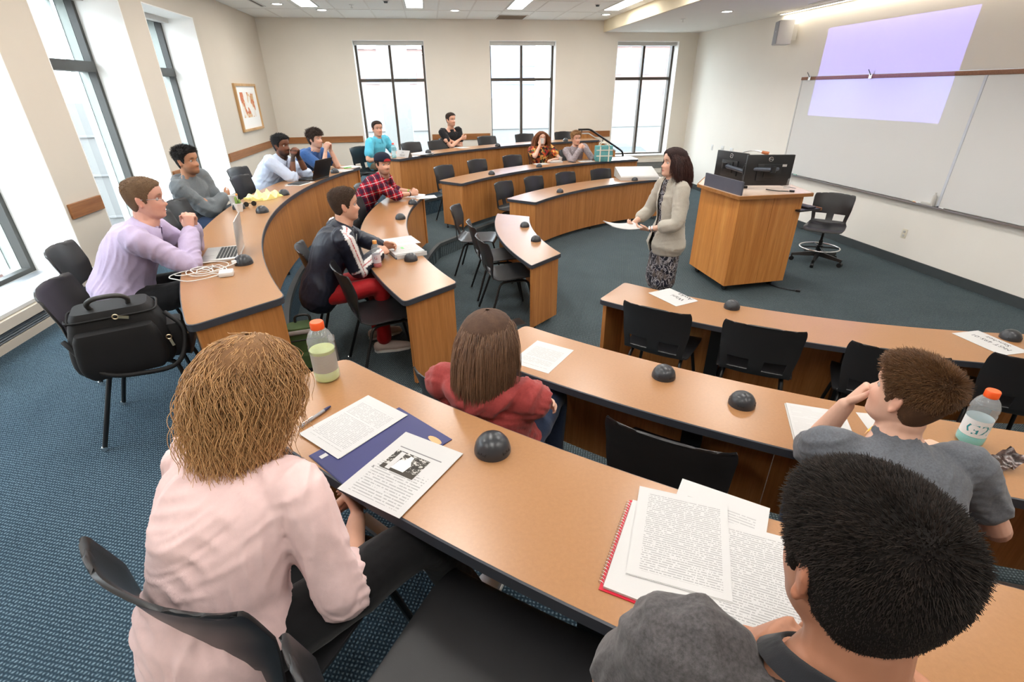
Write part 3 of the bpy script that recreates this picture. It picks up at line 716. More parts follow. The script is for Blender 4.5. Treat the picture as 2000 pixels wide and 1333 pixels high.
for x, y in [(3.25, 4.98), (3.25, 5.62), (3.86, 5.05), (3.58, 6.0), (3.98, 5.68)]:
    w = mk('caster', G().tube([(x-.014, y, .04), (x+.014, y, .04)], .04, 16), M['blackm'], t, 40, world=True); 
    mk('caster_fork', G().box((x, y, .072), (.05, .03, .026)), M['alu'], t, world=True)
kt = mk('keyboard_tray', G().box((4.0, 5.10, .90), (.30, .42, .018), rz=.2), M['black'], t, world=True); mk('tray_edge', G().box((4.155, 5.13, .90), (.018, .42, .03), rz=.2), M['trim_wood'], t, world=True)
mk('keyboard', G().box((4.05, 5.11, .918), (.12, .36, .016), rz=.2, bev=.004), plain('keyboard_plastic', rgb(40, 42, 52), .5), t, world=True)
# monitors on arms (each lifts off with its arm)
def monitor(name_lab, c, rz, w, h, tilt, post):
    t = thing('monitor', (c[0], c[1], c[2]), name_lab, 'monitor', None, rz)      # local: back faces -Y, screen +Y
    mk('housing', G().box((0, 0, 0), (w, .03, h), bev=.006), M['black'], t)
    mk('screen', G().box((0, .0155, .004), (w-.03, .003, h-.04)), plain('screen_dark', rgb(30, 34, 42), .15), t)
    mk('back_bulge', G().box((0, -.022, -.02), (w*.52, .022, h*.55), bev=.008), M['black'], t)
    mk('mount_plate', G().box((0, -.038, -.01), (.12, .01, .12), bev=.002), M['blackm'], t)
    lg = mk('logo_ring', G().tube([(.022*math.cos(a), -.0165, h*.36+.022*math.sin(a)) for a in np.linspace(0, 2*PI, 25)], .0022, 6), M['chrome'], t)
    tx = text_g('DELL', .019); tx.xf(Matrix.Translation((0, -.0165, h*.36)) @ Matrix.Rotation(PI/2, 4, 'X')); mk('logo_text', tx, M['alu'], t, None)
    return t
m1 = monitor('wide black monitor on the lectern, seen from behind', (3.62, 5.16, 1.295), -.20, .50, .32, 0, None)
mk('asset_label', G().box((.15, -.0165, .05), (.06, .001, .024)), M['paper'], m1)
m2 = monitor('left black monitor on the lectern, angled away', (3.44, 5.60, 1.29), -1.32, .46, .31, 0, None)
t = thing('monitor_stand', (3.42, 5.27, 1.097), 'black double monitor arm clamped to the lectern', 'monitor stand')
mk('clamp', G().box((0, 0, .012), (.09, .07, .024), bev=.004), M['blackm'], t); mk('post', G().lathe([(.018, .02), (.018, .26)], n=14), M['blackm'], t)
L0 = V3(3.42, 5.27, 1.097)
M['arm'] = plain('monitor_arm_grey', rgb(70, 77, 88), .3, .5, .3)
def arm(a, b, c_, nm='arm'):
    mk(nm, G().tube([np.array(a)-L0, np.array(b)-L0], .021, 12), M['arm'], t); mk('arm', G().tube([np.array(b)-L0, np.array(c_)-L0], .019, 10), M['arm'], t)
    for q in (a, b): mk('joint', G().lathe([(.028, -.03), (.028, .03)], np.array(q)-L0, 14), M['blackm'], t)
arm((3.42, 5.27, 1.30), (3.58, 5.02, 1.32), (3.655, 5.055, 1.32)); arm((3.42, 5.27, 1.27), (3.30, 5.50, 1.31), (3.41, 5.60, 1.30))
t = thing('gooseneck_lamp', (3.62, 5.75, 1.097), 'thin gooseneck lamp arching behind the lectern monitors', 'lamp')
mk('lamp_base', G().lathe([(.03, 0), (.03, .012), (.012, .018)], n=16), M['blackm'], t)
mk('gooseneck', G().tube(catmull([(0, 0, .01), (-.02, .02, .20), (.02, .0, .31), (.12, -.08, .345), (.20, -.14, .33)], 6), .006, 8), M['alu'], t)
mk('lamp_head', G().tube([(.19, -.13, .333), (.25, -.18, .318)], [.016, .022], 12), plain('lamp_copper', rgb(176, 106, 66), .35, .5, .3), t)
mkc('power_cable', G().tube(catmull([(3.60, 5.10, 1.103), (3.66, 4.99, 1.103), (3.70, 4.97, 1.103), (3.76, 4.94, 1.104)], 5), .005, 8).box((3.785, 4.925, 1.108), (.05, .022, .018), rz=-.5), (3.66, 4.99, 1.098), M['black'], 'black power cable end lying on the lectern top', 'cable')
t = thing('water_bottle', (3.86, 5.12, 1.097), 'small clear water bottle with blue cap on the lectern', 'bottle')
M['clear'] = glass('clear_plastic', .12)
mk('bottle_body', G().lathe([(.030, 0), (.032, .01), (.031, .09), (.028, .11), (.013, .135), (.012, .15)], n=20), M['clear'], t); mk('cap', G().lathe([(.014, .15), (.014, .168)], n=16), plain('blue_cap', rgb(40, 110, 190), .4), t)
mkc('floor_cable', G().tube(catmull([(3.86, 5.02, .008), (3.9, 4.9, .008), (3.97, 4.82, .008), (4.02, 4.78, .008)], 5), .006, 8).box((4.04, 4.76, .012), (.05, .028, .022), rz=-.6), (3.95, 4.85, 0), M['black'], 'loose black cable on the carpet beside the lectern', 'cable')
# ---------------------------------------------------------------- tall stool
t = thing('drafting_stool', (5.0, 5.72, 0), 'tall black swivel stool with chrome foot ring by the whiteboard wall', 'stool', None, 2.35)
sh = link_mesh('shell', chair0.children[0].data if False else [c for c in chair0.children if c.name.startswith('shell')][0].data.copy(), None, t); sh.location = (0, 0, .02)
mk('gas_column', G().lathe([(.024, .10), (.024, .30), (.016, .30), (.016, .445)], n=16), M['blackm'], t); mk('tilt_plate', G().box((0, 0, .448), (.24, .24, .02), bev=.004), M['blackm'], t)
mk('lever', G().tube(catmull([(.08, .04, .435), (.2, .06, .43), (.26, .05, .42)], 4), .006, 8), M['blackm'], t)
mk('foot_ring', G().tube([(.235*math.cos(a), .235*math.sin(a), .20) for a in np.linspace(0, 2*PI, 41)], .011, 10, cap=False), M['chrome'], t, 60)
mk('ring_hub', G().lathe([(.04, .17), (.04, .23)], n=16), M['blackm'], t)
for k in range(4):
    a = k*PI/2+.4; mk('spoke', G().tube([(.03*math.cos(a), .03*math.sin(a), .205), (.23*math.cos(a), .23*math.sin(a), .20)], .010, 8), M['blackm'], t)
for k in range(5):
    a = k*2*PI/5+.3; c_, s_ = math.cos(a), math.sin(a)
    lg = mk('base_leg', G().rings([[(x*c_-y*s_, x*s_+y*c_, z) for y, z in ((-w, z0), (w, z0), (w*.6, z1), (-w*.6, z1))] for x, w, z0, z1 in ((.02, .03, .09, .15), (.31, .018, .07, .10))]), M['blackm'], t)
    q = (.30*c_, .30*s_)
    mk('caster', G().tube([(q[0]-.02*s_-0, q[1]+.02*c_, .03), (q[0]+.02*s_, q[1]-.02*c_, .03)], .03, 16).box((q[0], q[1], .06), (.02, .02, .04)), M['black'], lg)
# ---------------------------------------------------------------- board wall
t = thing('whiteboard', (XR, 4.6, 1.5), 'long white marker board with cork rail covering the right wall', 'whiteboard')
m_wb = NT('whiteboard_enamel'); m_wb.base(rgb(228, 229, 228)); m_wb.set(.2, .5); m_wb = m_wb.m
for a, b in [(5.205, 8.15), (2.24, 5.175), (-.75, 2.21)]: mk('board_panel', G().box((-.012, (a+b)/2-4.6, 0), (.012, b-a, 1.40)), m_wb, t)
for y in (5.19, 2.225): mk('seam_strip', G().box((-.016, y-4.6, 0), (.02, .03, 1.40)), M['alu'] if False else plain('pale_seam_strip', rgb(206, 212, 222), .4), t)
mk('side_trim', G().box((-.014, 8.165-4.6, 0), (.02, .025, 1.42)), M['white_plastic'], t)
mk('cork_rail', G().box((-.018, 3.7-4.6, .725), (.03, 8.95, .045), bev=.004), plain('brown_cork_rail', rgb(150, 112, 92), .8, .2, var=.15, scale=80), t)
mk('rail_edge', G().box((-.016, 3.7-4.6, .7505), (.024, 8.95, .005)), M['alu'], t)
g = G().box((-.045, 3.7-4.6, -.712), (.085, 8.9, .006)).box((-.086, 3.7-4.6, -.705), (.004, 8.9, .02)); mk('marker_tray', g, M['alu'], t)
for y in (7.97, 6.76):
    g = G().box((-.04, y-4.6, .728), (.012, .05, .06)).tube(catmull([(-.045, y-4.6, .74), (-.075, y-4.6, .78), (-.10, y-4.6, .81)], 3), .006, 6); mk('map_hook', g, M['chrome'], t)
mcols = [(rgb(214, 204, 160), 'pale yellow'), (rgb(196, 140, 110), 'orange'), (rgb(90, 100, 120), 'dark blue'), (rgb(110, 160, 150), 'green'), (rgb(60, 60, 66), 'black')]
for (c, nm), y in zip(mcols, (5.46, 5.42, 5.35, 5.27, 5.12)):
    t = thing('marker', (XR-.05, y, .803), '%s marker on the whiteboard tray near the outlet' % nm, 'marker', None, random.uniform(1.2, 1.9))
    mk('barrel', G().tube([(-.055, 0, 0), (.03, 0, 0)], .008, 10), M['white_plastic'], t); mk('cap', G().tube([(.03, 0, 0), (.065, 0, 0)], .0085, 10), plain('marker_'+nm.replace(' ', '_'), c, .4), t)
mkc('eraser', G().box((XR-.05, 5.31, .812), (.05, .13, .034), bev=.006), (XR-.05, 5.31, .795), M['grey_plastic'], 'grey felt eraser on the tray below the board seam', 'eraser')
mkc('bottle', G().lathe([(.022, .0), (.022, .12), (.01, .14), (.01, .16)], (XR-.05, 5.24, .796), 14), (XR-.05, 5.24, .796), M['grey_plastic'], 'small grey spray bottle on the whiteboard tray', 'bottle')
t = thing('marker', (XR-.05, 7.78, .803), 'green marker at the far end of the whiteboard tray', 'marker', None, 1.5); mk('barrel', G().tube([(-.055, 0, 0), (.03, 0, 0)], .009, 10), plain('marker_teal', rgb(120, 170, 160), .4), t); mk('cap', G().tube([(.03, 0, 0), (.065, 0, 0)], .0095, 10), M['black'], t)
t = thing('wall_speaker', (XR-.02, 8.56, 2.89), 'grey and white loudspeaker mounted high on the board wall', 'speaker', None, -.35)
mk('cabinet', G().box((-.20, 0, 0), (.22, .26, .34), bev=.01), M['white_plastic'], t); mk('grille', G().box((-.313, 0, 0), (.008, .24, .32), bev=.003), plain('speaker_grille_grey', rgb(150, 152, 158), .6, bump=.4, bscale=600), t)
mk('badge', G().box((-.318, 0, .02), (.003, .02, .02)), M['alu'], t); mk('bracket', G().box((-.05, .0, 0), (.10, .06, .22)), M['grey_plastic'], t)
for y, z, w_, nm, lab in [(5.51, .39, .075, 'wall_outlet', 'ivory electrical outlet below the whiteboard'), (10.61, .96, .075, 'light_switch', 'white light switch, farthest on the board wall'), (10.20, .97, .12, 'light_switch', 'double light switch plate, second on the board wall'), (9.85, .96, .12, 'light_switch', 'double light switch plate nearest the lectern')]:
    t = thing(nm, (XR-.003, y, z), lab, 'outlet' if 'outlet' in nm else 'switch'); mk('cover_plate', G().box((0, 0, 0), (.006, w_, .115), bev=.002), plain('ivory_plate', rgb(226, 220, 200), .4) if 'outlet' in nm else M['white_plastic'], t)
    if 'outlet' in nm: [mk('socket', G().box((-.005, 0, s*.025), (.004, .034, .03), bev=.002), M['grey_plastic'], t) for s in (-1, 1)]
    else: [mk('rocker', G().box((-.005, (k-.5*(w_ > .1))*.045*(w_ > .1), 0), (.006, .022, .05), bev=.002), M['white_plastic'], t) for k in range(2 if w_ > .1 else 1)]
# projector: hangs from the lowered ceiling edge and throws the blue slide on the board wall
PX, PY, PZ = 1.6, 6.70, 3.26
t = thing('projector', (PX-.16, PY, PZ), 'white ceiling projector throwing a lavender slide on the board', 'projector')
mk('projector_body', G().box((0, 0, 0), (.28, .34, .11), bev=.015), M['white_plastic'], t); mk('lens', G().tube([(.13, 0, 0), (.155, 0, 0)], .035, 20), M['black'], t); mk('ceiling_pole', G().tube([(0, 0, .05), (0, 0, .135)], .02, 12), M['white_plastic'], t)
ld = bpy.data.lights.new('projector_beam', 'SPOT'); ld.spot_size = math.radians(80); ld.spot_blend = 0.0; ld.shadow_soft_size = .004; ld.energy = PROJ_W = 265
lo = bpy.data.objects.new('projector_beam', ld); COL.objects.link(lo); lo.location = (PX, PY, PZ-.02); lo.rotation_euler = (PI/2, 0, -PI/2); lo.parent = None
ld.use_nodes = True; nt = ld.node_tree; nn = nt.nodes; em = nn['Emission']
tc = nn.new('ShaderNodeTexCoord'); sx = nn.new('ShaderNodeSeparateXYZ'); nt.links.new(tc.outputs['Normal'], sx.inputs[0])
def mth(op, a, b):
    x = nn.new('ShaderNodeMath'); x.operation = op
    for s_, v in ((x.inputs[0], a), (x.inputs[1], b)):
        if isinstance(v, (int, float)): s_.default_value = v
        else: nt.links.new(v, s_)
    return x.outputs[0]
az = mth('ABSOLUTE', sx.outputs[2], 0); u = mth('DIVIDE', sx.outputs[0], az); v = mth('DIVIDE', sx.outputs[1], az)
msk = mth('LESS_THAN', mth('ABSOLUTE', u, 0), 1.15/(6.0-PX))
VLO, VHI = (1.695-PZ+.02)/(6.0-PX), (2.885-PZ+.02)/(6.0-PX)
msk = mth('MULTIPLY', msk, mth('MULTIPLY', mth('GREATER_THAN', v, VLO), mth('LESS_THAN', v, VHI)))
nt.links.new(msk, em.inputs['Strength']); em.inputs['Color'].default_value = (.24, .22, 1.0, 1)
# ---------------------------------------------------------------- left wall picture
t = thing('framed_picture', (XL+.002, 10.34, 1.87), 'wood framed abstract orange print on the left wall', 'picture')
g = G(); W2, H2 = .565, .375
for sy in (-1, 1): g.box((.02, sy*(W2-.02), 0), (.04, .04, 2*H2))
for sz in (-1, 1): g.box((.02, 0, sz*(H2-.02)), (.04, 2*W2-.08, .04))
mk('frame', g, wood('light_frame_wood', rgb(176, 132, 84), rgb(206, 164, 112), rgb(222, 184, 136), 1, .4), t)
mk('mat_board', G().box((.012, 0, 0), (.012, 2*W2-.07, 2*H2-.07)), M['reveal'], t)
def art(name):
    q = NT(name); v = q.coord('Object'); n = q.noise(v, 4.2, 2, .4, dist=.6); n2 = q.noise(q.coord('Object', loc=(3, 1, 2)), 5.0, 2, .4)
    c = q.ramp(n, [(.42, rgb(236, 228, 218)), (.5, rgb(222, 190, 150)), (.56, rgb(206, 120, 84)), (.66, rgb(214, 178, 132))], 'CONSTANT')
    c = q.mix(q.ramp(n2, [(.52, 0.0), (.54, 1.0)]), c, rgb(240, 236, 230)); q.base(c); q.set(.6, .3); return q.m
mk('print', G().box((.019, -.01, .04), (.002, .70, .40)), art('abstract_print'), t)
# grey case on the front far desk -------------------------------------------------
t = thing('equipment_case', (3.52, 8.62, .70), 'flat light grey equipment case on the front far desk behind the lecturer', 'case', None, -.12)
g = G(); R = [[(x, -.26, 0), (x, .26, 0), (x, .26, .15), (x, .22, .165), (x, -.24, .07), (x, -.26, .05)] for x in (-.33, .33)]
mk('case_body', g.rings(R), M['grey_plastic'], t, 30); mk('lid_seam', G().box((0, -.003, .1), (.664, .50, .004), rx=.22), plain('case_seam', rgb(170, 168, 164), .5), t)
# ---------------------------------------------------------------- papers and things on the desks
def printed(name, rows=34, x0=.1, x1=.9, y0=.08, y1=.9, ink=.34, gaps=.25, words=26, seed=0.0):
    """white sheet with lines of small print, in the sheet's own 0..1 space"""
    t = NT(name); s = t.sep(t.coord('Generated')); x, y = s[0], s[1]; r = t.math('MULTIPLY', y, float(rows)); row = t.math('FLOOR', r); f = t.math('FRACT', r)
    line = t.math('MULTIPLY', t.math('GREATER_THAN', f, .34), t.math('LESS_THAN', f, .74))
    cmb = t.node('ShaderNodeCombineXYZ'); t.link(t.math('MULTIPLY', x, float(words)), cmb.inputs[0]); t.link(t.math('MULTIPLY', row, 3.7), cmb.inputs[1]); cmb.inputs[2].default_value = seed
    w = t.math('GREATER_THAN', t.noise(cmb.outputs[0], 1.0, 2, .5), .43)
    c2 = t.node('ShaderNodeCombineXYZ'); t.link(t.math('MULTIPLY', row, .31), c2.inputs[0]); c2.inputs[1].default_value = seed+5; gp = t.math('GREATER_THAN', t.noise(c2.outputs[0], 1.0, 1, .5), gaps+.12)
    m = t.math('MULTIPLY', t.math('MULTIPLY', line, w), gp)
    for a, op, v in ((x, 'GREATER_THAN', x0), (x, 'LESS_THAN', x1), (y, 'GREATER_THAN', y0), (y, 'LESS_THAN', y1)): m = t.math('MULTIPLY', m, t.math(op, a, v))
    t.base(t.mix(t.math('MULTIPLY', m, ink), rgb(192, 191, 190), rgb(60, 58, 60))); t.set(.75, .25); return t.m
MP = [printed('printed_sheet_a', 46, seed=1.0), printed('printed_sheet_b', 44, .12, .92, .06, .94, .42, .16, 44, 7.0), printed('printed_sheet_c', 30, .12, .9, .05, .52, .4, .2, 26, 3.0), printed('lined_sheet', 30, .05, .95, .05, .93, .12, -.3, 1, 2.0), printed('faint_sheet', 30, .12, .88, .1, .8, .3, .25, 24, 9.0)]
def sheets(label, c, ang, z, w=.216, h=.279, n=1, m=None, cat='paper', th=.0006, jit=.02, group=None):
    """one or more loose sheets lying flat; ang = direction of the sheet's top, degrees"""
    rz = math.radians(ang-90); t = thing('paper', (c[0], c[1], z), label, cat, group, rz)
    for k in range(n):
        o = mk('sheet', G().box((0, 0, 0), (w, h, th)), m if (k == n-1 and m) else M['paper'], t); o.location = ((random.random()-.5)*jit*.5*(n > 1), (random.random()-.5)*jit*.5*(n > 1), th*.5+k*(th+.0005)); o.rotation_euler = (0, 0, (random.random()-.5)*jit*(n > 1))
    return t
# pink sweater woman's place
sheets('stapled printed handout left of the blue folder on the foreground desk', (-.309, 1.344), 45, 1.1535, .20, .262, 3, MP[0])
t = thing('folder', (-.215, 1.215, 1.1505), 'dark blue pocket folder between two printed sheets', 'folder', None, math.radians(40-90)); m_f = plain('navy_folder_card', rgb(44, 46, 98), .45, .4)
mk('cover', G().box((0, 0, .001), (.262, .325, .002)), m_f, t); mk('cover_flap', G().box((0, -.01, .0026), (.258, .30, .0008)), m_f, t); mk('sticker', G().box((-.095, -.135, .0034), (.016, .022, .0006)), M['paper'], t)
mk('crest', G().add([(.095+.026*math.cos(a)*1.1, .125+.011*math.sin(a), .0033) for a in np.linspace(0, 2*PI, 14, endpoint=False)], [tuple(range(14))]), plain('gold_mark', rgb(206, 160, 110), .5), t, None)
t = sheets('printed article with a black and white photograph on the foreground desk', (-.148, 1.10), 52, 1.1545, .215, .28, 1, MP[2])
def bw():
    q = NT('black_and_white_photo'); v = q.coord('Generated'); s = q.sep(v); n = q.noise(q.coord('Generated', (7, 5, 1)), 1.0, 4, .7); d = q.ramp(n, [(.42, rgb(40, 36, 32)), (.52, rgb(70, 66, 60)), (.60, rgb(200, 196, 190))])
    lowm = q.math('LESS_THAN', s[1], .22); q.base(q.mix(lowm, d, rgb(56, 50, 42))); q.set(.6, .3); return q.m
o = mk('photo', G().box((-.012, .022, .0010), (.118, .082, .0004)), bw(), t)
mk('figure', G().add([(-.012+x, .022+y, .0014) for x, y in [(-.026, -.03), (.018, -.03), (.022, .0), (.012, .014), (.009, .032), (-.004, .034), (-.008, .014), (-.024, .006)]], [tuple(range(8))]), plain('photo_white', rgb(214, 212, 208), .6), t, None)
mk('sign', G().box((-.046, .022, .0013), (.016, .076, .0003)), M['paper'], t); tx = text_g('a', .018); tx.move((-.085, -.026, .0010)); mk('initial', tx, M['ink'], t, None)
mk('headline', G().box((.0, .078, .0009), (.15, .0035, .0003)), plain('grey_ink', rgb(120, 118, 120), .7), t)
t = thing('pen', (-.442, 1.405, 1.1505), 'grey ballpoint pen with a dark blue cap on the foreground desk', 'pen', None, math.atan2(.104, .076)); m_pen = plain('pen_grey', rgb(150, 148, 150), .4)
mk('barrel', G().tube([(-.065, 0, .006), (.038, 0, .006)], [.0045, .0055], 12), m_pen, t); mk('cap', G().tube([(.038, 0, .006), (.058, 0, .006), (.066, 0, .006)], [.006, .0045, .003], 12), plain('pen_navy', rgb(34, 34, 74), .35), t); mk('clip', G().box((-.03, 0, .0125), (.04, .003, .0015)), M['chrome'], t)
def sport_bottle(loc, label, r, h, liq, liqm, lab_m, capm, mark=None, rz=0.0):
    t = thing('sports_bottle', loc, label, 'bottle', None, rz); k = h/.23
    pr = [(r*.82, 0), (r*.97, .006*k), (r, .02*k), (r, .035*k), (r*.95, .04*k), (r*.95, .115*k), (r, .122*k), (r*1.0, .135*k), (r*.94, .142*k), (r*1.0, .15*k), (r*.97, .165*k), (r*.80, .185*k), (r*.55, .200*k), (r*.44, .206*k), (r*.44, .212*k)]
    mk('bottle_body', G().lathe(pr, n=36), M['clear_b'], t, 60)
    lz = [(rr*.955, z+.0015) for rr, z in pr if z < liq*k]+[(r*.93, liq*k)]; mk('liquid', G().lathe(lz, n=32), liqm, t, 40)
    mk('label_band', G().lathe([(r*.958, .042*k), (r*.958, .113*k)], n=40, cap=False), lab_m, t, 60)
    if mark:
        for txt, sz, az_, z_, mm in mark:
            g = text_g(txt, sz); g.v = [(math.cos(az_+x/r)*(r*.966), math.sin(az_+x/r)*(r*.966), z_+y) for x, y, z in g.v]; mk('label_mark', g, mm, t, None)
    c0 = h-.026*k; g = G().lathe([(r*.50, c0-.001), (r*.52, c0+.002), (r*.52, h-.004), (r*.47, h)], n=28); mk('cap', g, capm, t, 40)
    return t
M['clear_b'] = glass('bottle_clear_plastic', .16, (.93, .96, .97), (.9, .94, .96))
m_or = plain('orange_cap', rgb(238, 92, 34), .4, .5)
def liquid(n, c): return glass(n, .55, tuple(x*.8+.2 for x in c), c)
def lab(n, c1, c2):
    t = NT(n); s = t.sep(t.coord('Object')); f = t.math('FRACT', t.math('MULTIPLY', s[2], 190.0)); t.base(t.mix(t.math('MULTIPLY', t.math('GREATER_THAN', f, .55), .35), c1, c2)); t.set(.35, .5); return t.m
m_teal = plain('label_teal', rgb(36, 140, 150), .4)
sport_bottle((-.447, 1.662, 1.15), 'clear sports bottle with pale yellow drink and orange cap on the foreground desk', .046, .232, .125, liquid('yellow_drink', rgb(226, 232, 168)), lab('silver_label', rgb(168, 166, 158), rgb(110, 108, 102)), m_or, [('G', .03, 2.9, .085, m_or)])
sport_bottle((1.925, 1.215, .90), 'clear sports bottle with turquoise drink and orange cap by the grey T-shirt student', .043, .225, .045, liquid('turquoise_drink', rgb(120, 222, 216)), lab('white_teal_label', rgb(226, 230, 232), rgb(190, 206, 212)), m_or, [('G2', .062, 3.95, .072, m_teal), ('G', .02, 4.9, .085, m_teal)])
sport_bottle((-.477, 3.752, .90), 'small sports bottle with red drink beside the track jacket student', .033, .205, .03, liquid('red_drink', rgb(224, 40, 36)), lab('clear_red_label', rgb(206, 196, 204), rgb(176, 160, 172)), plain('amber_cap', rgb(226, 156, 84), .4), [('G', .035, 4.6, .075, plain('label_red', rgb(176, 36, 44), .4))])
sport_bottle((-.60, 8.56, 1.15), 'bottle of turquoise drink with red cap beside the folded name card', .036, .225, .17, liquid('turquoise_drink_b', rgb(130, 216, 226)), lab('pale_blue_label', rgb(190, 224, 232), rgb(160, 210, 224)), plain('red_cap', rgb(226, 96, 84), .4))
# foreground man's place: spiral notebook under loose sheets
t = thing('spiral_notebook', (.45, .715, 1.1505), 'red spiral notebook under the loose sheets on the foreground desk', 'notebook', None, math.radians(56-90)); 
mk('cover', G().box((0, 0, .001), (.222, .282, .002)), plain('red_notebook_cover', rgb(196, 22, 50), .45), t); mk('page_block', G().box((.003, .002, .005), (.212, .274, .006)), M['paper'], t)
mk('spiral_wire', G().tube([(-.110+.0065*math.cos(a*30*2*PI), -.13+.26*a, .006+.0065*math.sin(a*30*2*PI)) for a in np.linspace(0, 1, 30*10)], .0007, 4), M['chrome'], t, True)
sheets('typed page with a table on top of the red spiral notebook', (.508, .752), 62, 1.1595, .216, .279, 2, MP[1])
sheets('loose printed page tucked behind the typed page', (.60, .765), 51, 1.1565, .216, .279, 1, MP[4])
sheets('closely typed page right of the spiral notebook, partly under the chin of the foreground man', (.63, .625), 59, 1.1585, .216, .279, 1, MP[1])
# middle near desk
sheets('single printed sheet at the left end of the middle near desk', (.474, 2.139), 49, .9005, .216, .275, 1, MP[4])
t = thing('notebook', (1.43, 1.375, .9005), 'open blank notebook under the elbow of the grey T-shirt student', 'notebook', None, math.radians(62-90)); mk('cover', G().box((0, 0, .002), (.222, .282, .004)), M['grey_plastic'], t); mk('page_block', G().box((0, 0, .007), (.214, .276, .006)), MP[3], t)
sheets('white paper under the yellow pencil', (1.68, 1.33), 70, .9005, .14, .2, 1, M['paper'])
t = thing('pencil', (1.64, 1.325, .955), 'yellow pencil held upright by the grey T-shirt student', 'pencil', None, .32); mk('shaft', G().tube([(-.08, 0, -.03), (.07, 0, .03)], .0042, 6), plain('pencil_yellow', rgb(240, 172, 36), .4), t, 20); mk('tip', G().tube([(-.08, 0, -.03), (-.098, 0, -.0372)], [.004, .0006], 6), wood('pencil_wood', rgb(190, 140, 90), rgb(206, 160, 110), rgb(220, 176, 128)), t)
g = G(); rg = np.random.default_rng(3); P = np.array([[(x*.05, y*.035, .012+.018*rg.random()+.03*abs(x)*(x > 0)) for y in np.linspace(-1, 1, 7)] for x in np.linspace(-1, 1, 9)]); g.rings([[tuple(q) for q in r_] for r_ in P], False, False)
o = mkc('snack_wrapper', G().merge(g).move((1.905, 1.075, .90)), (1.905, 1.075, .90), plain('wrapper_foil', rgb(60, 44, 40), .25, .6, .3, var=.9, scale=40), 'crumpled dark snack wrapper by the arm of the grey T-shirt student', 'wrapper', None, True)
# name cards
def card(label, c, ang, z, lines, w=.279, h=.216):
    t = thing('name_card', (c[0], c[1], z), label, 'name card', None, math.radians(ang)); mk('sheet', G().box((0, 0, .0012), (w, h, .0014)), M['paper'], t)
    for txt, sz, x, y in lines: g = text_g(txt, sz); g.move((x, y, .0022)); mk('lettering', g, M['ink'], t, None)
    return t
card('white name card with marker lettering at the left end of the front near desk', (1.709, 3.236), 108, .7005, [('Wani', .058, -.03, -.02), ('Asyka', .06, -.04, -.085)], .30, .216)
card('white name card with a course number beside the rightmost dome', (3.273, 2.205), 92, .7005, [('MGT 495-01', .044, 0, -.01), ('Sanchez', .044, 0, -.062)], .30, .20)
# left windows desk
m_al = plain('laptop_silver', (.62, .61, .59), .35, .5, .6)
def laptop(label, c, ang, z, m_, open_=100, w=.325, d=.225):
    t = thing('laptop', (c[0], c[1], z), label, 'laptop', None, math.radians(ang-90)); mk('base', G().box((0, 0, .009), (w, d, .016), bev=.003), m_, t)
    for k in range(6):
        y = .082-.0195*k
        for j in range(13): 
            pass
        kb = G(); [kb.box((-.126+.021*j, y, .0178), (.0175, .0155, .002)) for j in range(13)]; o = mk('key_row', kb, M['black'], t); o['kind'] = 'stuff'
    mk('trackpad', G().box((0, -.072, .0175), (.10, .06, .001)), m_, t); a = math.radians(open_); ly = np.array((0, -math.cos(a)*-1*-1, math.sin(a)))
    dy, dz = -math.cos(a), math.sin(a); R = []
    g = G().box((0, 0, d/2), (w, .006, d), bev=.002); g.xf(Matrix.Translation((0, d/2-.004, .018)) @ Matrix.Rotation(-(a-PI/2), 4, 'X')); mk('lid', g, m_, t)
    g = G().box((0, -.0036, d/2), (w-.016, .001, d-.02)); g.xf(Matrix.Translation((0, d/2-.004, .018)) @ Matrix.Rotation(-(a-PI/2), 4, 'X')); mk('screen', g, plain('laptop_screen_dark', rgb(26, 30, 40), .12), t)
    return t
laptop('open silver laptop in front of the lavender shirt man', (-1.405, 3.40), 12, 1.15, m_al, 96)
mkc('laptop_sleeve', G().box((-1.50, 3.345, 1.1535), (.20, .36, .006), rz=math.radians(12), bev=.002), (-1.50, 3.345, 1.15), M['black'], 'black laptop sleeve under the silver laptop', 'sleeve') if False else None
g = G(); pts = []
for k in range(90):
    a = k*.42; r_ = .055+.035*math.sin(k*.13)+.02*math.sin(k*.37); pts.append((-1.385+r_*1.5*math.cos(a)+.03*math.sin(k*.21), 3.045+r_*1.25*math.sin(a)+.05*math.cos(k*.17), 1.154+.004*(k % 7)/2+.006*abs(math.sin(k*.3))))
pts = [(-1.245, 3.0, 1.162)]+pts+[(-1.27, 3.10, 1.165), (-1.232, 3.14, 1.175)]
t = thing('laptop_charger', (-1.36, 3.03, 1.15), 'tangled white laptop charger with power brick and cable', 'charger')
mk('cable', G().tube(catmull(pts, 3), .0032, 6), M['white_plastic'], t, True, world=True); mk('power_brick', G().box((-1.238, 2.965, 1.1645), (.076, .076, .028), rz=.25, bev=.006), M['white_plastic'], t, world=True); mk('plug', G().box((-1.245, 3.145, 1.174), (.04, .022, .022), rz=.6, bev=.003), M['white_plastic'], t, world=True)
laptop('open black laptop in front of the pale blue shirt man', (-1.47, 6.62), -24, 1.15, M['black'], 112, .34, .235)
t = thing('potted_cactus', (-1.745, 4.80, 1.15), 'small potted cactus in a white pot on the windows desk', 'plant')
mk('pot', G().lathe([(.026, 0), (.036, .062), (.039, .064), (.039, .074), (.034, .074), (.032, .060)], n=24), M['white_plastic'], t); mk('soil', G().lathe([(.031, .058), (.031, .062)], n=16), plain('soil', rgb(60, 46, 36), .9), t)
m_cac = plain('cactus_green', rgb(120, 150, 70), .7, var=.2, scale=60)
for x, y, h_ in ((-.010, .0, .07), (.012, .008, .045)): mk('cactus_stem', G().lathe([(.003, .06), (.012, .07), (.012, .06+h_*.8), (.006, .06+h_), (.001, .06+h_*1.03)], (x, y, 0), 10), m_cac, t, True)
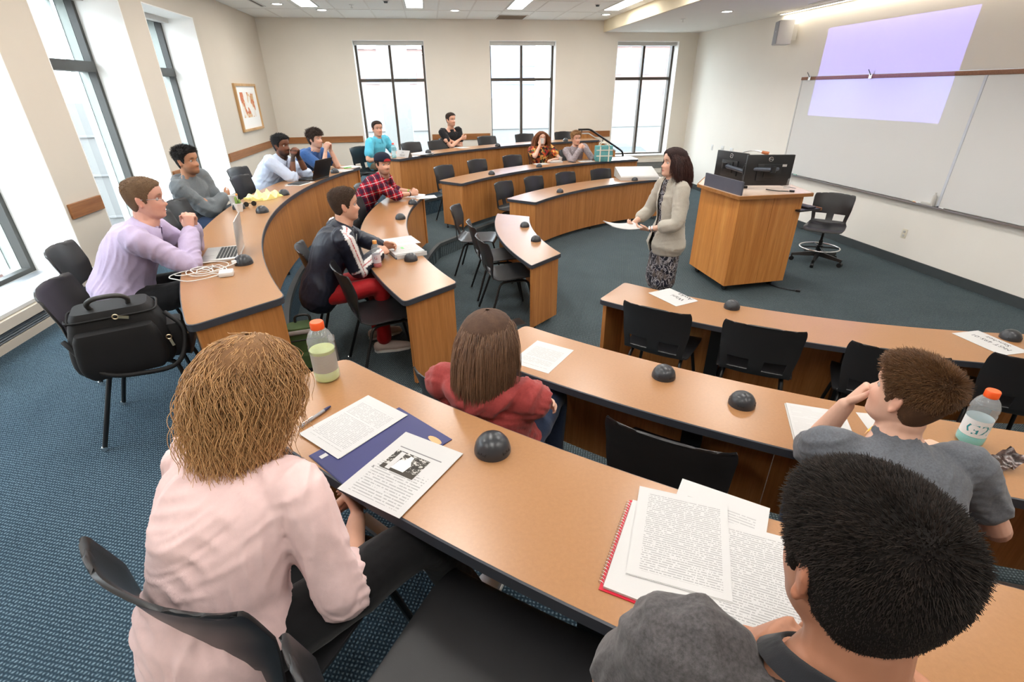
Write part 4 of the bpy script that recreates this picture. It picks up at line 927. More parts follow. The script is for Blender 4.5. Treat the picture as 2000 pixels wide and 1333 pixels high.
mk('flower', ell_g((.004, .004, .148), (.012, .012, .010), 10, 6) if 'ell_g' in globals() else G().lathe([(.004, .138), (.012, .146), (.006, .156)], (.004, .004, 0), 10), plain('flower_orange', rgb(216, 150, 70), .6), t, True)
mkc('cup', G().lathe([(.030, 0), (.040, .10), (.042, .104), (.038, .104), (.030, .006)], (-1.86, 5.04, 1.15), 24), (-1.86, 5.04, 1.15), M['white_plastic'], 'white paper cup behind the small cactus', 'cup')
t = thing('sunglasses', (-1.72, 5.02, 1.15), 'black sunglasses beside the small cactus', 'glasses', None, .5)
for s in (-1, 1): mk('lens', G().tube([(s*.033, 0, .022), (s*.033, .004, .022)], .023, 14), M['black'], t); mk('temple', G().tube([(s*.06, 0, .03), (s*.06, .12, .012)], .003, 6), M['black'], t)
mk('bridge', G().tube([(-.012, .002, .028), (.012, .002, .028)], .003, 6), M['black'], t)
def crumple(label, name, c, z, sx, sy, hz, m, seed, cat, rz=0.0):
    rg = np.random.default_rng(seed); n = 26; X, Y = np.meshgrid(np.linspace(-1, 1, n), np.linspace(-1, 1, n), indexing='ij'); Z = np.zeros_like(X)
    for k in range(7):
        d = rg.normal(0, 2.6, 2); Z += (1-2*np.abs(np.sin(X*d[0]+Y*d[1]+rg.uniform(0, 6))))*rg.uniform(.3, 1)
    Z = (Z-Z.min())/(Z.max()-Z.min()); rad = np.clip(1.15-np.hypot(X, Y)*.8, .05, 1); Zt = Z*hz*(.35+.65*rad)+.004; wob = 1+.12*np.sin(np.arctan2(Y, X)*5+seed); P = np.stack([X*sx*wob, Y*sy*wob, Zt], -1); Pb = P.copy(); Pb[..., 2] = .001
    V = np.concatenate([P.reshape(-1, 3), Pb.reshape(-1, 3)]); F = []
    for i in range(n-1):
        for k in range(n-1): a = i*n+k; F.append((a, a+n, a+n+1, a+1)); F.append((a+n*n, a+n*n+1, a+n*n+n+1, a+n*n+n))
    bd = [(i, 0) for i in range(n)]+[(n-1, k) for k in range(1, n)]+[(i, n-1) for i in range(n-2, -1, -1)]+[(0, k) for k in range(n-2, 0, -1)]
    for q in range(len(bd)): a = bd[q][0]*n+bd[q][1]; b = bd[(q+1) % len(bd)][0]*n+bd[(q+1) % len(bd)][1]; F.append((a, b, b+n*n, a+n*n))
    o = mk(name, G().add([tuple(v) for v in V], F), m, None, 70); o.location = (c[0], c[1], z); o.rotation_euler = (0, 0, rz); return tag(o, label, cat)
crumple('crumpled yellow plastic bag on the windows desk', 'plastic_bag', (-1.70, 5.45), 1.15, .17, .12, .10, plain('yellow_plastic_film', rgb(240, 236, 150), .35, .5, var=.12, scale=14), 4, 'bag', 1.1)
t = thing('keys', (-1.66, 6.12, 1.15), 'small bunch of keys near the yellow plastic bag', 'keys'); mk('key_ring', G().tube([(.014*math.cos(a), .014*math.sin(a), .004) for a in np.linspace(0, 2*PI, 18)], .0014, 6), M['chrome'], t)
for k in range(3): mk('key', G().box((.03+.004*k, -.02+.018*k, .004+.002*k), (.045, .010, .002), rz=-.5+.5*k), M['alu'], t)
t = thing('tablet', (-1.56, 6.28, 1.15), 'dark tablet lying on papers in front of the pale blue shirt man', 'tablet', None, -.4); mk('paper_under', G().box((.01, 0, .001), (.21, .28, .002)), M['paper'], t); mk('tablet_body', G().box((0, 0, .006), (.15, .22, .008), bev=.002), M['black'], t)
sheets('white papers in front of the blue T-shirt man', (-1.24, 7.28), -30, 1.1505, .216, .279, 2, MP[4]); sheets('papers and magazine near the far end of the windows desk', (-1.16, 7.62), -50, 1.1505, .216, .279, 3, MP[3])
mkc('highlighter', G().tube([(-1.22, 7.45, 1.158), (-1.13, 7.52, 1.158)], .007, 10), (-1.18, 7.48, 1.15), plain('green_marker', rgb(110, 190, 90), .4), 'green highlighter by the magazine near the far end of the windows desk', 'marker')
# far desks
t = thing('name_card', (-.45, 8.66, 1.1505), 'folded white name card standing by the turquoise drink', 'name card', None, math.radians(-42+0)); g = G()
m = Matrix.Rotation(0, 4, 'Z')
mk('front_leaf', G().add([(-.14, -.05, 0), (.14, -.05, 0), (.14, 0, .10), (-.14, 0, .10)], [(0, 1, 2, 3)]).add([(-.14, -.049, 0), (.14, -.049, 0), (.14, .001, .10), (-.14, .001, .10)], [(3, 2, 1, 0)]), M['paper'], t, None)
mk('back_leaf', G().add([(-.14, .05, 0), (.14, .05, 0), (.14, .002, .10), (-.14, .002, .10)], [(3, 2, 1, 0)]), M['paper'], t, None)
for txt, sz, z_ in (('Jim', .042, .070), ('Harrell', .038, .030)):
    g = text_g(txt, sz); g.xf(Matrix.Translation((0, -.05+.05*z_/.1-.0015, z_)) @ Matrix.Rotation(math.atan2(.10, .05), 4, 'X')); mk('lettering', g, plain('pencil_grey', rgb(110, 104, 104), .7) if sz > .04 else bpy.data.materials['pencil_grey'], t, None)
t = thing('notebook', (-.16, 8.90, 1.1505), 'open notebook beside the folded name card on the rear desk', 'notebook', None, -.6); mk('page_block', G().box((0, 0, .006), (.30, .22, .012)), MP[3], t); mk('cover', G().box((.12, -.03, .016), (.12, .24, .006), ry=-.12), M['black'], t)
sheets('white paper in front of the black T-shirt man', (.56, 9.90), -60, 1.1505, .216, .279, 1, MP[4])
sheets('white papers in front of the woman drinking', (1.95, 9.24), -75, .9005, .24, .20, 2, MP[4]); t = thing('notebook', (2.25, 9.42, .9005), 'grey notebook stack beside the small cup', 'notebook', None, .2); mk('page_block', G().box((0, 0, .010), (.22, .17, .02)), M['paper'], t); mk('cover', G().box((0, 0, .022), (.224, .174, .004)), M['grey_plastic'], t)
mkc('cup', G().lathe([(.022, 0), (.036, .07), (.038, .072), (.033, .072), (.022, .005)], (2.38, 9.56, .9255-.0255), 20), (2.38, 9.56, .90), M['white_plastic'], 'small white cup on the desk between the two far women', 'cup')
sheets('open papers in front of the grey sweater student', (2.84, 9.42), -84, .9005, .28, .216, 3, MP[4]); mkc('phone', G().box((2.55, 9.36, .905), (.075, .15, .009), rz=.5, bev=.003), (2.55, 9.36, .90), M['black'], 'black phone left of the grey sweater student', 'phone')
t = thing('tote_bag', (3.16, 9.40, .90), 'teal tote bag with cream straps on the middle far desk', 'bag', None, -.12); m_t = plain('teal_canvas', rgb(98, 158, 158), .8, .2, var=.12, scale=14); m_c = plain('cream_webbing', rgb(226, 220, 204), .8)
R = [round_poly([(-a, -b), (a, -b), (a, b), (-a, b)], .05) for a, b in ((.145, .075), (.16, .085), (.165, .09), (.16, .075), (.165, .06))]
mk('bag_body', G().rings([[(p[0]+.006*math.sin(9*k+p[1]*60), p[1]+.006*math.sin(7*k+p[0]*40), z_) for p in r_] for k, (r_, z_) in enumerate(zip(R, (0, .04, .12, .21, .27)))]), m_t, t, 60)
for x in (-.08, .08): mk('strap', G().box((x, -.091, .13), (.022, .006, .26)), m_c, t)
for z_ in (.10, .20): mk('band', G().box((0, -.0935, z_), (.30, .005, .016)), m_c, t)
for s in (-1, 1): mk('handle', G().tube(catmull([(-.08, s*.06, .26), (-.07, s*.07, .31), (-.01, s*.075, .325), (.06, s*.07, .31), (.08, s*.06, .26)], 4), .008, 8), m_c, t, True)
# short curved desk
sheets('loose white sheets next to the folded hands of the track jacket student', (-.35, 4.45), 20, .9005, .279, .30, 2, MP[4]); t = thing('binder', (-.28, 4.11, .9005), 'open ring binder with papers beside the outlet dome', 'binder', None, math.radians(20))
mk('cover', G().box((0, 0, .002), (.27, .33, .004)), plain('binder_navy', rgb(44, 56, 70), .4), t); mk('page_block', G().box((-.005, .01, .018), (.25, .30, .026)), MP[4], t); mk('page_tab', G().box((-.02, .02, .0325), (.02, .045, .001)), plain('green_tab', rgb(110, 206, 110), .5), t); mk('spine', G().box((0, -.168, .016), (.25, .012, .032)), M['paper'], t)
sheets('white sheet by the folded hands of the plaid shirt student', (-.12, 6.50), 10, .9005, .20, .26, 1, M['paper'])
mkc('floor_plate', G().box((.68, 4.46, .006), (.22, .16, .012), rz=.3, bev=.003), (.68, 4.46, 0), M['alu'], 'flat metal floor outlet plate under the smallest desk', 'floor plate')
# bag on the chair, backpack
t = thing('shoulder_bag', (-1.56, 2.42, .905), 'large black shoulder bag with gold clips on the chair by the windows desk', 'bag', None, math.radians(24)); m_b = plain('black_nylon', rgb(22, 21, 22), .6, .3, var=.15, bump=.3, bscale=700)
def soft(sx, sy, h_, k=.05, n_=10, top=.8, sag=.0):
    R = []
    for i in range(n_+1):
        u = i/n_; f = (1-(1-top)*u**1.6)*(1-.16*(1-u)**6); e = .93 if 0 < i < n_ else .88
        R.append([(p[0]*f*e/.93, p[1]*f*e/.93, h_*u-sag*math.cos(p[0]*6)*u) for p in round_poly([(-sx, -sy), (sx, -sy), (sx, sy), (-sx, sy)], k)])
    return G().rings(R)
mk('bag_body', soft(.22, .13, .31, .07, 10, .70), m_b, t, 50); mk('front_pocket', soft(.18, .045, .22, .04, 8, .85).move((0, -.135, .015)), m_b, t, 50); mk('side_pocket', soft(.05, .09, .17, .035, 8, .8).move((.215, 0, .01)), m_b, t, 50)
mk('carry_handle', G().tube(catmull([(-.07, -.02, .302), (-.075, -.04, .34), (-.04, -.06, .365), (.04, -.06, .365), (.075, -.04, .34), (.07, -.02, .302)], 5), .011, 10), plain('handle_rubber', rgb(52, 50, 48), .5), t, True)
mk('piping', G().tube([(p[0]*.80, p[1]*.80, .28) for p in round_poly([(-.22, -.13), (.22, -.13), (.22, .13), (-.22, .13)], .07)]+[(-.16, -.104, .28)], .005, 6), m_b, t, True)
m_gold = plain('gold_metal', (.75, .62, .42), .3, .5, 1.0)
for (x, y, z), r_ in zip([(.02, -.112, .285), (.19, -.12, .14), (.245, -.06, .16)], (.3, 1.4, 1.2)):
    g = G().tube([(x+.011*math.cos(a), y-.008, z+.011*math.sin(a)) for a in np.linspace(0, 2*PI, 13)], .0028, 6).box((x+.03*math.cos(r_), y-.008, z-.03*math.sin(r_)), (.04, .008, .012), ry=r_); mk('clip', g, m_gold, t)
mk('shoulder_strap', G().tube(catmull([(.20, -.05, .24), (.26, -.13, .16), (.20, -.20, .03), (.05, -.19, .012), (-.1, -.17, .05), (-.2, -.08, .2)], 6), .011, 8), m_b, t, True)
t = thing('backpack', (-.98, 3.30, TB), 'green and grey backpack on the carpet by the near end of the short curved desk', 'backpack', None, math.radians(12)); m_g = plain('olive_nylon', rgb(62, 82, 46), .7, .3, var=.2, scale=10, bump=.2, bscale=600); m_gy = plain('grey_nylon', rgb(132, 126, 122), .7, .3)
mk('bag_body', soft(.17, .11, .46, .08, 10, .66), m_g, t, 50); mk('front_pocket', soft(.14, .045, .27, .045, 8, .75).move((0, -.125, .02)), m_g, t, 50)
for s in (-1, 1): mk('side_panel', soft(.03, .075, .30, .025, 8, .8).move((s*.165, -.01, .03)), m_gy, t, 50); mk('shoulder_strap', G().tube(catmull([(s*.06, .08, .44), (s*.09, .14, .36), (s*.10, .15, .2), (s*.12, .11, .05)], 5), .016, 8), M['black'], t, True)
mk('top_panel', G().box((0, -.06, .425), (.20, .07, .03), rx=-.5, bev=.01), m_gy, t, 50); mk('grab_handle', G().tube(catmull([(-.05, .05, .445), (-.04, .06, .50), (.04, .06, .50), (.05, .05, .445)], 4), .009, 8), M['black'], t, True)
mk('zip', G().tube([(p[0]*.76, p[1]*.8-.012, .385) for p in round_poly([(-.17, -.11), (.17, -.11), (.17, .0), (-.17, .0)], .05)], .005, 6), M['black'], t, True); mk('compression_strap', G().box((0, -.172, .19), (.26, .006, .022)), M['black'], t)
# ---------------------------------------------------------------- people
def skin_mat(name, c, lip, hairc, rough=.48):
    t = NT(name); a = t.node('ShaderNodeVertexColor'); a.layer_name = 'tint'; s = t.node('ShaderNodeSeparateColor'); t.link(a.outputs[0], s.inputs[0])
    n = t.noise(t.coord('Object'), 14, 4); b0 = t.ramp(n, [(.3, tuple(x*.93 for x in c)), (.7, tuple(min(1, x*1.05) for x in c))])
    blush = (min(1, c[0]*1.02), c[1]*.72, c[2]*.68)
    b1 = t.mix(s.outputs[2], b0, blush); b2 = t.mix(s.outputs[0], b1, lip); b3 = t.mix(s.outputs[1], b2, hairc)
    t.base(b3); t.set(rough, .35, **{'Subsurface Weight': .0}); t.bump(t.noise(t.coord('Object'), 500, 2), .05, .001); return t.m
def cloth(name, c, var=.12, rough=.85, scale=700, weave=True, c2=None, mscale=60):
    t = NT(name); v = t.coord('Object'); n = t.noise(v, mscale, 5, .7); lo = tuple(x*(1-var) for x in c); hi = c2 or tuple(min(1, x*(1+var)) for x in c)
    t.base(t.ramp(n, [(.3, lo), (.7, hi)])); t.set(rough, .2, **{'Sheen Weight': .15}); cr = t.noise(t.coord('Object'), 8, 3, .5, dist=.35); t.bump(t.math('ADD', t.math('MULTIPLY', cr, 1.0), t.math('MULTIPLY', t.noise(v, scale, 2), .03)), .45, .02); return t.m
def hair_mat(name, c1, c2, tip=0.0, rough=.42, spec=.4):
    t = NT(name); a = t.node('ShaderNodeVertexColor'); a.layer_name = 'tint'; q = t.node('ShaderNodeSeparateColor'); t.link(a.outputs[0], q.inputs[0])
    n = t.noise(t.coord('Object'), 30, 3, .6); k = t.math('ADD', t.math('MULTIPLY', n, .5), t.math('MULTIPLY', q.outputs[1], .5)); c = t.ramp(k, [(.25, c1), (.75, c2)])
    if tip: c = t.mix(t.math('MULTIPLY', q.outputs[0], tip), c, tuple(min(1, x*1.35) for x in c2))
    f = t.noise(t.coord('Object'), 260, 2); c = t.mix(t.ramp(f, [(.4, 0.0), (.8, .35)]), c, tuple(x*.55 for x in c1)); c = t.mix(t.math('MULTIPLY', t.math('SUBTRACT', 1.0, q.outputs[2]), .4), c, tuple(x*.4 for x in c1)); t.base(c); t.set(t.math('SUBTRACT', .85, t.math('MULTIPLY', q.outputs[2], .85-rough)), spec); t.bump(f, .3, .003); return t.m  # cap darkened in its colour, as shade between the strands
# head shape: head-local axes x right, y face, z up, origin mid-height
_Z = [-.118, -.110, -.098, -.085, -.070, -.052, -.034, -.014, .006, .028, .052, .074, .093, .106, .114, .117]
_F = [.040, .066, .082, .087, .086, .088, .088, .084, .081, .090, .092, .086, .070, .048, .024, .004]
_B = [-.005, -.012, -.024, -.040, -.058, -.070, -.080, -.090, -.097, -.102, -.103, -.097, -.081, -.056, -.030, -.004]
_W = [.018, .034, .046, .054, .060, .065, .069, .0715, .074, .0765, .0775, .073, .061, .044, .024, .004]
def head_pts(nz=56, na=64, infl=0.0):
    z = np.interp(np.linspace(0, 1, nz), np.linspace(0, 1, len(_Z)), _Z)
    def sm(T):
        v = np.interp(z, _Z, T); k = np.array([1, 2, 3, 2, 1])/9; p = np.pad(v, 2, mode='edge'); return np.convolve(p, k, 'valid')
    f, b, w = sm(_F)+infl, sm(_B)-infl, sm(_W)+infl
    th = np.linspace(0, 2*PI, na, endpoint=False); out = np.zeros((nz, na, 3))
    for i in range(nz):
        cy = (f[i]+b[i])/2+ (.0); ay = (f[i]-b[i])/2; c, s = np.cos(th), np.sin(th); e = .88
        x = w[i]*np.sign(s)*np.abs(s)**e; y = cy+ay*np.sign(c)*np.abs(c)**.95
        out[i, :, 0] = x; out[i, :, 1] = y; out[i, :, 2] = z[i]
    if infl: out[:, :, 2] += infl*np.clip(z/.117, -.2, 1)[:, None]
    return out
def gauss(d2, s): return np.exp(-d2/(2*s*s))
def face_features(P, female=False):
    x, y, z = P[..., 0], P[..., 1], P[..., 2]; fr = np.clip(y/.06, 0, 1)
    dy = np.zeros_like(x)
    t = np.clip((.022-z)/.052, 0, 1); ridge = (.004+.018*t**1.3)*((z < .026) & (z > -.05)); ridge = np.where(z < -.03, .022*np.clip((z+.05)/.02, 0, 1), ridge)
    wd = .0065+.0075*t**2; dy += ridge*np.exp(-(x/wd)**2/1.6)*fr
    for s in (-1, 1):
        dy -= .013*gauss((x-s*.031)**2+((z-.006)*1.25)**2, .0145)*fr
        dy += .0055*gauss(((x-s*.031)*.55)**2+((z-.027)*1.8)**2, .010)*fr*(.5 if female else 1)
        dy += .005*gauss((x-s*.042)**2+(z+.028)**2, .016)*fr
        dy += .0035*gauss((x-s*.0115)**2+(z+.030)**2, .006)*fr
        dy -= .004*gauss((x-s*.045)**2+(z+.058)**2, .014)*fr
    dy += .0060*gauss((x*.45)**2+((z+.056)*2.0)**2, .0085)*fr; dy += .0060*gauss((x*.55)**2+((z+.071)*2.0)**2, .0085)*fr
    dy -= .0055*gauss((x*.35)**2+((z+.0635)*2.5)**2, .0045)*fr; dy -= .004*gauss((x*.6)**2+((z+.083)*2)**2, .009)*fr
    dy += .006*gauss((x*.8)**2+(z+.100)**2, .013)*fr
    Q = P.copy(); Q[..., 1] += dy; return Q
def grid_g(P, cap=True):
    nz, na = P.shape[:2]; return G().rings([[tuple(p) for p in P[i]] for i in range(nz)], True, cap)
def ell_g(c, r, n=14, m=10, rot=None):
    R = []
    for i in range(m+1):
        p = -PI/2+PI*(.03+.94*i/m); R.append([np.array((r[0]*math.cos(p)*math.cos(a), r[1]*math.cos(p)*math.sin(a), r[2]*math.sin(p))) for a in np.linspace(0, 2*PI, n, endpoint=False)])
    if rot is not None: R = [[rot @ q for q in r_] for r_ in R]
    return G().rings([[tuple(q+np.array(c)) for q in r_] for r_ in R])
def ell_tube(path, rx, ry, lat, n=16, m=4):
    """lofted tube: elliptical rings, rx along lat, ry along the third axis; ends rounded"""
    P = catmull(path, m); K = len(P); u = np.linspace(0, len(path)-1, K); RX = np.interp(u, range(len(path)), rx); RY = np.interp(u, range(len(path)), ry)
    if np.ndim(lat) == 1: LT = [np.array(lat, float)]*K
    else: LT = [np.array([np.interp(q, range(len(path)), [l[c] for l in lat]) for c in range(3)]) for q in u]
    R = []
    def ring(p, t, l, a, b):
        l = unit(l-t*np.dot(l, t)); d = np.cross(t, l); return [tuple(p+a*math.cos(w)*l+b*math.sin(w)*d) for w in np.linspace(0, 2*PI, n, endpoint=False)]
    for i in range(K):
        t = unit(P[min(i+1, K-1)]-P[max(i-1, 0)])
        if i == 0:
            for q in (.95, .6): R.append(ring(P[0]-t*min(RX[0], RY[0])*q*.8, t, LT[0], RX[0]*math.sqrt(1-q*q), RY[0]*math.sqrt(1-q*q)))
        R.append(ring(P[i], t, LT[i], RX[i], RY[i]))
        if i == K-1:
            for q in (.6, .95): R.append(ring(P[-1]+t*min(RX[-1], RY[-1])*q*.8, t, LT[-1], RX[-1]*math.sqrt(1-q*q), RY[-1]*math.sqrt(1-q*q)))
    return G().rings(R)
def remesh(g, vox, name, smooth_it=2):
    me = bpy.data.meshes.new('tmp'); me.from_pydata(g.v, [], g.f); me.update()
    bm = bmesh.new(); bm.from_mesh(me); bmesh.ops.recalc_face_normals(bm, faces=bm.faces[:]); bm.to_mesh(me); bm.free()
    o = bpy.data.objects.new('tmp', me); COL.objects.link(o)
    r = o.modifiers.new('r', 'REMESH'); r.mode = 'VOXEL'; r.voxel_size = vox; r.adaptivity = 0.0
    if smooth_it: s = o.modifiers.new('s', 'SMOOTH'); s.factor = .5; s.iterations = smooth_it
    dg = bpy.context.evaluated_depsgraph_get(); m2 = bpy.data.meshes.new_from_object(o.evaluated_get(dg)); bpy.data.objects.remove(o); bpy.data.meshes.remove(me)
    m2.name = name; m2.polygons.foreach_set('use_smooth', np.ones(len(m2.polygons), bool)); return m2
def get_co(me):
    a = np.empty(len(me.vertices)*3, np.float32); me.vertices.foreach_get('co', a); return a.reshape(-1, 3).astype(float)
def get_no(me):
    a = np.empty(len(me.vertices)*3, np.float32); me.vertex_normals.foreach_get('vector', a); return a.reshape(-1, 3).astype(float)
def set_co(me, P): me.vertices.foreach_set('co', np.asarray(P, np.float32).ravel()); me.update()
def folds(P, seed, f=16.0):
    """cheap smooth cloth-fold noise in about -1..1"""
    r = np.random.default_rng(seed); o = np.zeros(len(P))
    w = np.stack([np.sin(P @ r.normal(0, 7, 3)+r.uniform(0, 6)) for _ in range(3)], 1)*.07
    Q = P+w
    for k, a in ((f*.8, 1.0), (f*1.5, .7), (f*2.7, .4)):
        d = r.normal(0, 1, 3); d[2] *= .7; d /= np.linalg.norm(d); d2 = r.normal(0, 1, 3); d2 /= np.linalg.norm(d2)
        o += a*(1-2*np.abs(np.sin(Q @ d*k+r.uniform(0, 6))))*(.5+.5*np.cos(Q @ d2*k*.6+r.uniform(0, 6)))
    return o/1.3
def ik(Sh, Wr, a, b, pole):
    d = Wr-Sh; L = np.linalg.norm(d)
    if L > (a+b)*.995: Wr = Sh+d/L*(a+b)*.995; d = Wr-Sh; L = np.linalg.norm(d)
    x = (a*a-b*b+L*L)/(2*L); h = math.sqrt(max(0, a*a-x*x)); u = d/L; p = np.array(pole, float); p = unit(p-u*np.dot(p, u)); return Sh+u*x+p*h, Wr
def hand_g(W, d, n, side, curl, sc=1.0, thumb=.5, spread=.10):
    """W wrist, d towards the fingers, n palm normal, side +1 right / -1 left, curl 0..1 or four values"""
    d = unit(d); n = unit(n-d*np.dot(n, d)); l = side*np.cross(d, n); g = G(); c4 = [curl]*4 if np.isscalar(curl) else curl
    g.merge(ell_tube([W-d*.01, W+d*.03*sc, W+d*.065*sc, W+d*.092*sc], [.024*sc, .034*sc, .040*sc, .039*sc], [.018*sc, .016*sc, .014*sc, .012*sc], l, 14, 3))
    for i, (off, L, r) in enumerate([(.029, .074, .0088), (.010, .082, .0092), (-.010, .076, .0088), (-.028, .060, .0078)]):
        p = W+d*(.086-.004*abs(i-1))*sc+l*off*sc; dd = unit(d+l*spread*(1.2-.8*i)*.5); pts = [p-dd*.016*sc, p]; ang = 0
        for k, fr in enumerate((.45, .31, .24)):
            ang += c4[i]*(1.15, 1.45, .9)[k]; q = dd*math.cos(ang)+n*math.sin(ang); p = p+q*L*fr*sc; pts.append(p)
        R = [r*sc, r*1.02*sc, r*.98*sc, r*.88*sc, r*.74*sc]; g.merge(ell_tube(pts, R, R, l, 10, 3))
    b = W+d*.022*sc+l*.024*sc; t1 = unit(d*.62+l*.72+n*.30*thumb); t2 = unit(d*.85+l*(.35-.55*thumb)+n*.55*thumb)
    g.merge(ell_tube([b-t1*.01, b+t1*.036*sc, b+t1*.036*sc+t2*.032*sc, b+t1*.036*sc+t2*.058*sc], [.014*sc, .0125*sc, .0105*sc, .0085*sc], [.014*sc, .012*sc, .0100*sc, .0078*sc], n, 10, 3)); return g
def strands_mesh(name, paths, r0, r1, sides=3):
    """paths (N,K,3) -> tapered thin tubes"""
    N, K, _ = paths.shape; T = np.gradient(paths, axis=1); T /= np.linalg.norm(T, axis=2, keepdims=True)+1e-9
    ref = np.zeros_like(T); ref[..., 0] = .3; ref[..., 1] = .9; ref[..., 2] = .3; A = np.cross(T, ref); A /= np.linalg.norm(A, axis=2, keepdims=True)+1e-9; B = np.cross(T, A)
    rad = np.linspace(1, 0, K)[None, :, None]**.7*(r0-r1)+r1
    if np.ndim(r0): rad = (np.linspace(1, 0, K)[None, :, None]**.7)*(r0[:, None, None]-r1)+r1
    V = np.stack([paths+rad*(math.cos(w)*A+math.sin(w)*B) for w in np.linspace(0, 2*PI, sides, endpoint=False)], 2).reshape(-1, 3)
    i = np.arange(N)[:, None, None]*K*sides; k = np.arange(K-1)[None, :, None]*sides; s = np.arange(sides)[None, None, :]; s2 = (s+1) % sides
    F = np.stack([i+k+s, i+k+s2, i+k+sides+s2, i+k+sides+s], -1).reshape(-1, 4); return V, F
def hairline(az, style):
    """lowest z (head-local) with hair, by azimuth from the face (0) to the back (pi)"""
    A = np.degrees(np.abs(az))
    T = {'short': ([0, 30, 48, 62, 74, 84, 97, 112, 135, 180], [.074, .074, .058, .040, -.022, -.012, .018, -.046, -.070, -.078]),
         'fringe': ([0, 30, 48, 62, 74, 84, 97, 112, 135, 180], [.038, .040, .040, .024, -.040, -.030, .004, -.060, -.085, -.095]),
         'long': ([0, 12, 35, 55, 70, 90, 110, 140, 180], [.082, .078, .055, .015, -.03, -.07, -.09, -.10, -.105])}[style]
    return np.interp(A, T[0], T[1])
def tri_sample(P, mask, N, rng):
    """random points on a (nz,na) grid surface where mask; returns points and normals"""
    nz, na = P.shape[:2]; n1 = np.roll(P, -1, 1)-np.roll(P, 1, 1); n2 = np.zeros_like(P); n2[1:-1] = P[2:]-P[:-2]; n2[0] = P[1]-P[0]; n2[-1] = P[-1]-P[-2]
    Nn = np.cross(n1, n2); Nn /= np.linalg.norm(Nn, axis=2, keepdims=True)+1e-12; ctr = np.array((0, -.01, .02)); sg = np.sign(np.sum(Nn*(P-ctr), 2, keepdims=True)); Nn *= sg
    area = np.linalg.norm(n1, axis=2)*np.linalg.norm(n2, axis=2)*mask; w = area.ravel()/area.sum(); idx = rng.choice(nz*na, N, p=w); i, k = idx//na, idx % na
    fu, fv = rng.uniform(0, 1, N), rng.uniform(0, 1, N); i2 = np.clip(i+1, 0, nz-1); k2 = (k+1) % na
    lerp = lambda X: (X[i, k]*(1-fu)[:, None]*(1-fv)[:, None]+X[i2, k]*fu[:, None]*(1-fv)[:, None]+X[i, k2]*(1-fu)[:, None]*fv[:, None]+X[i2, k2]*(fu*fv)[:, None])
    nn = lerp(Nn); return lerp(P), nn/(np.linalg.norm(nn, axis=1, keepdims=True)+1e-9)
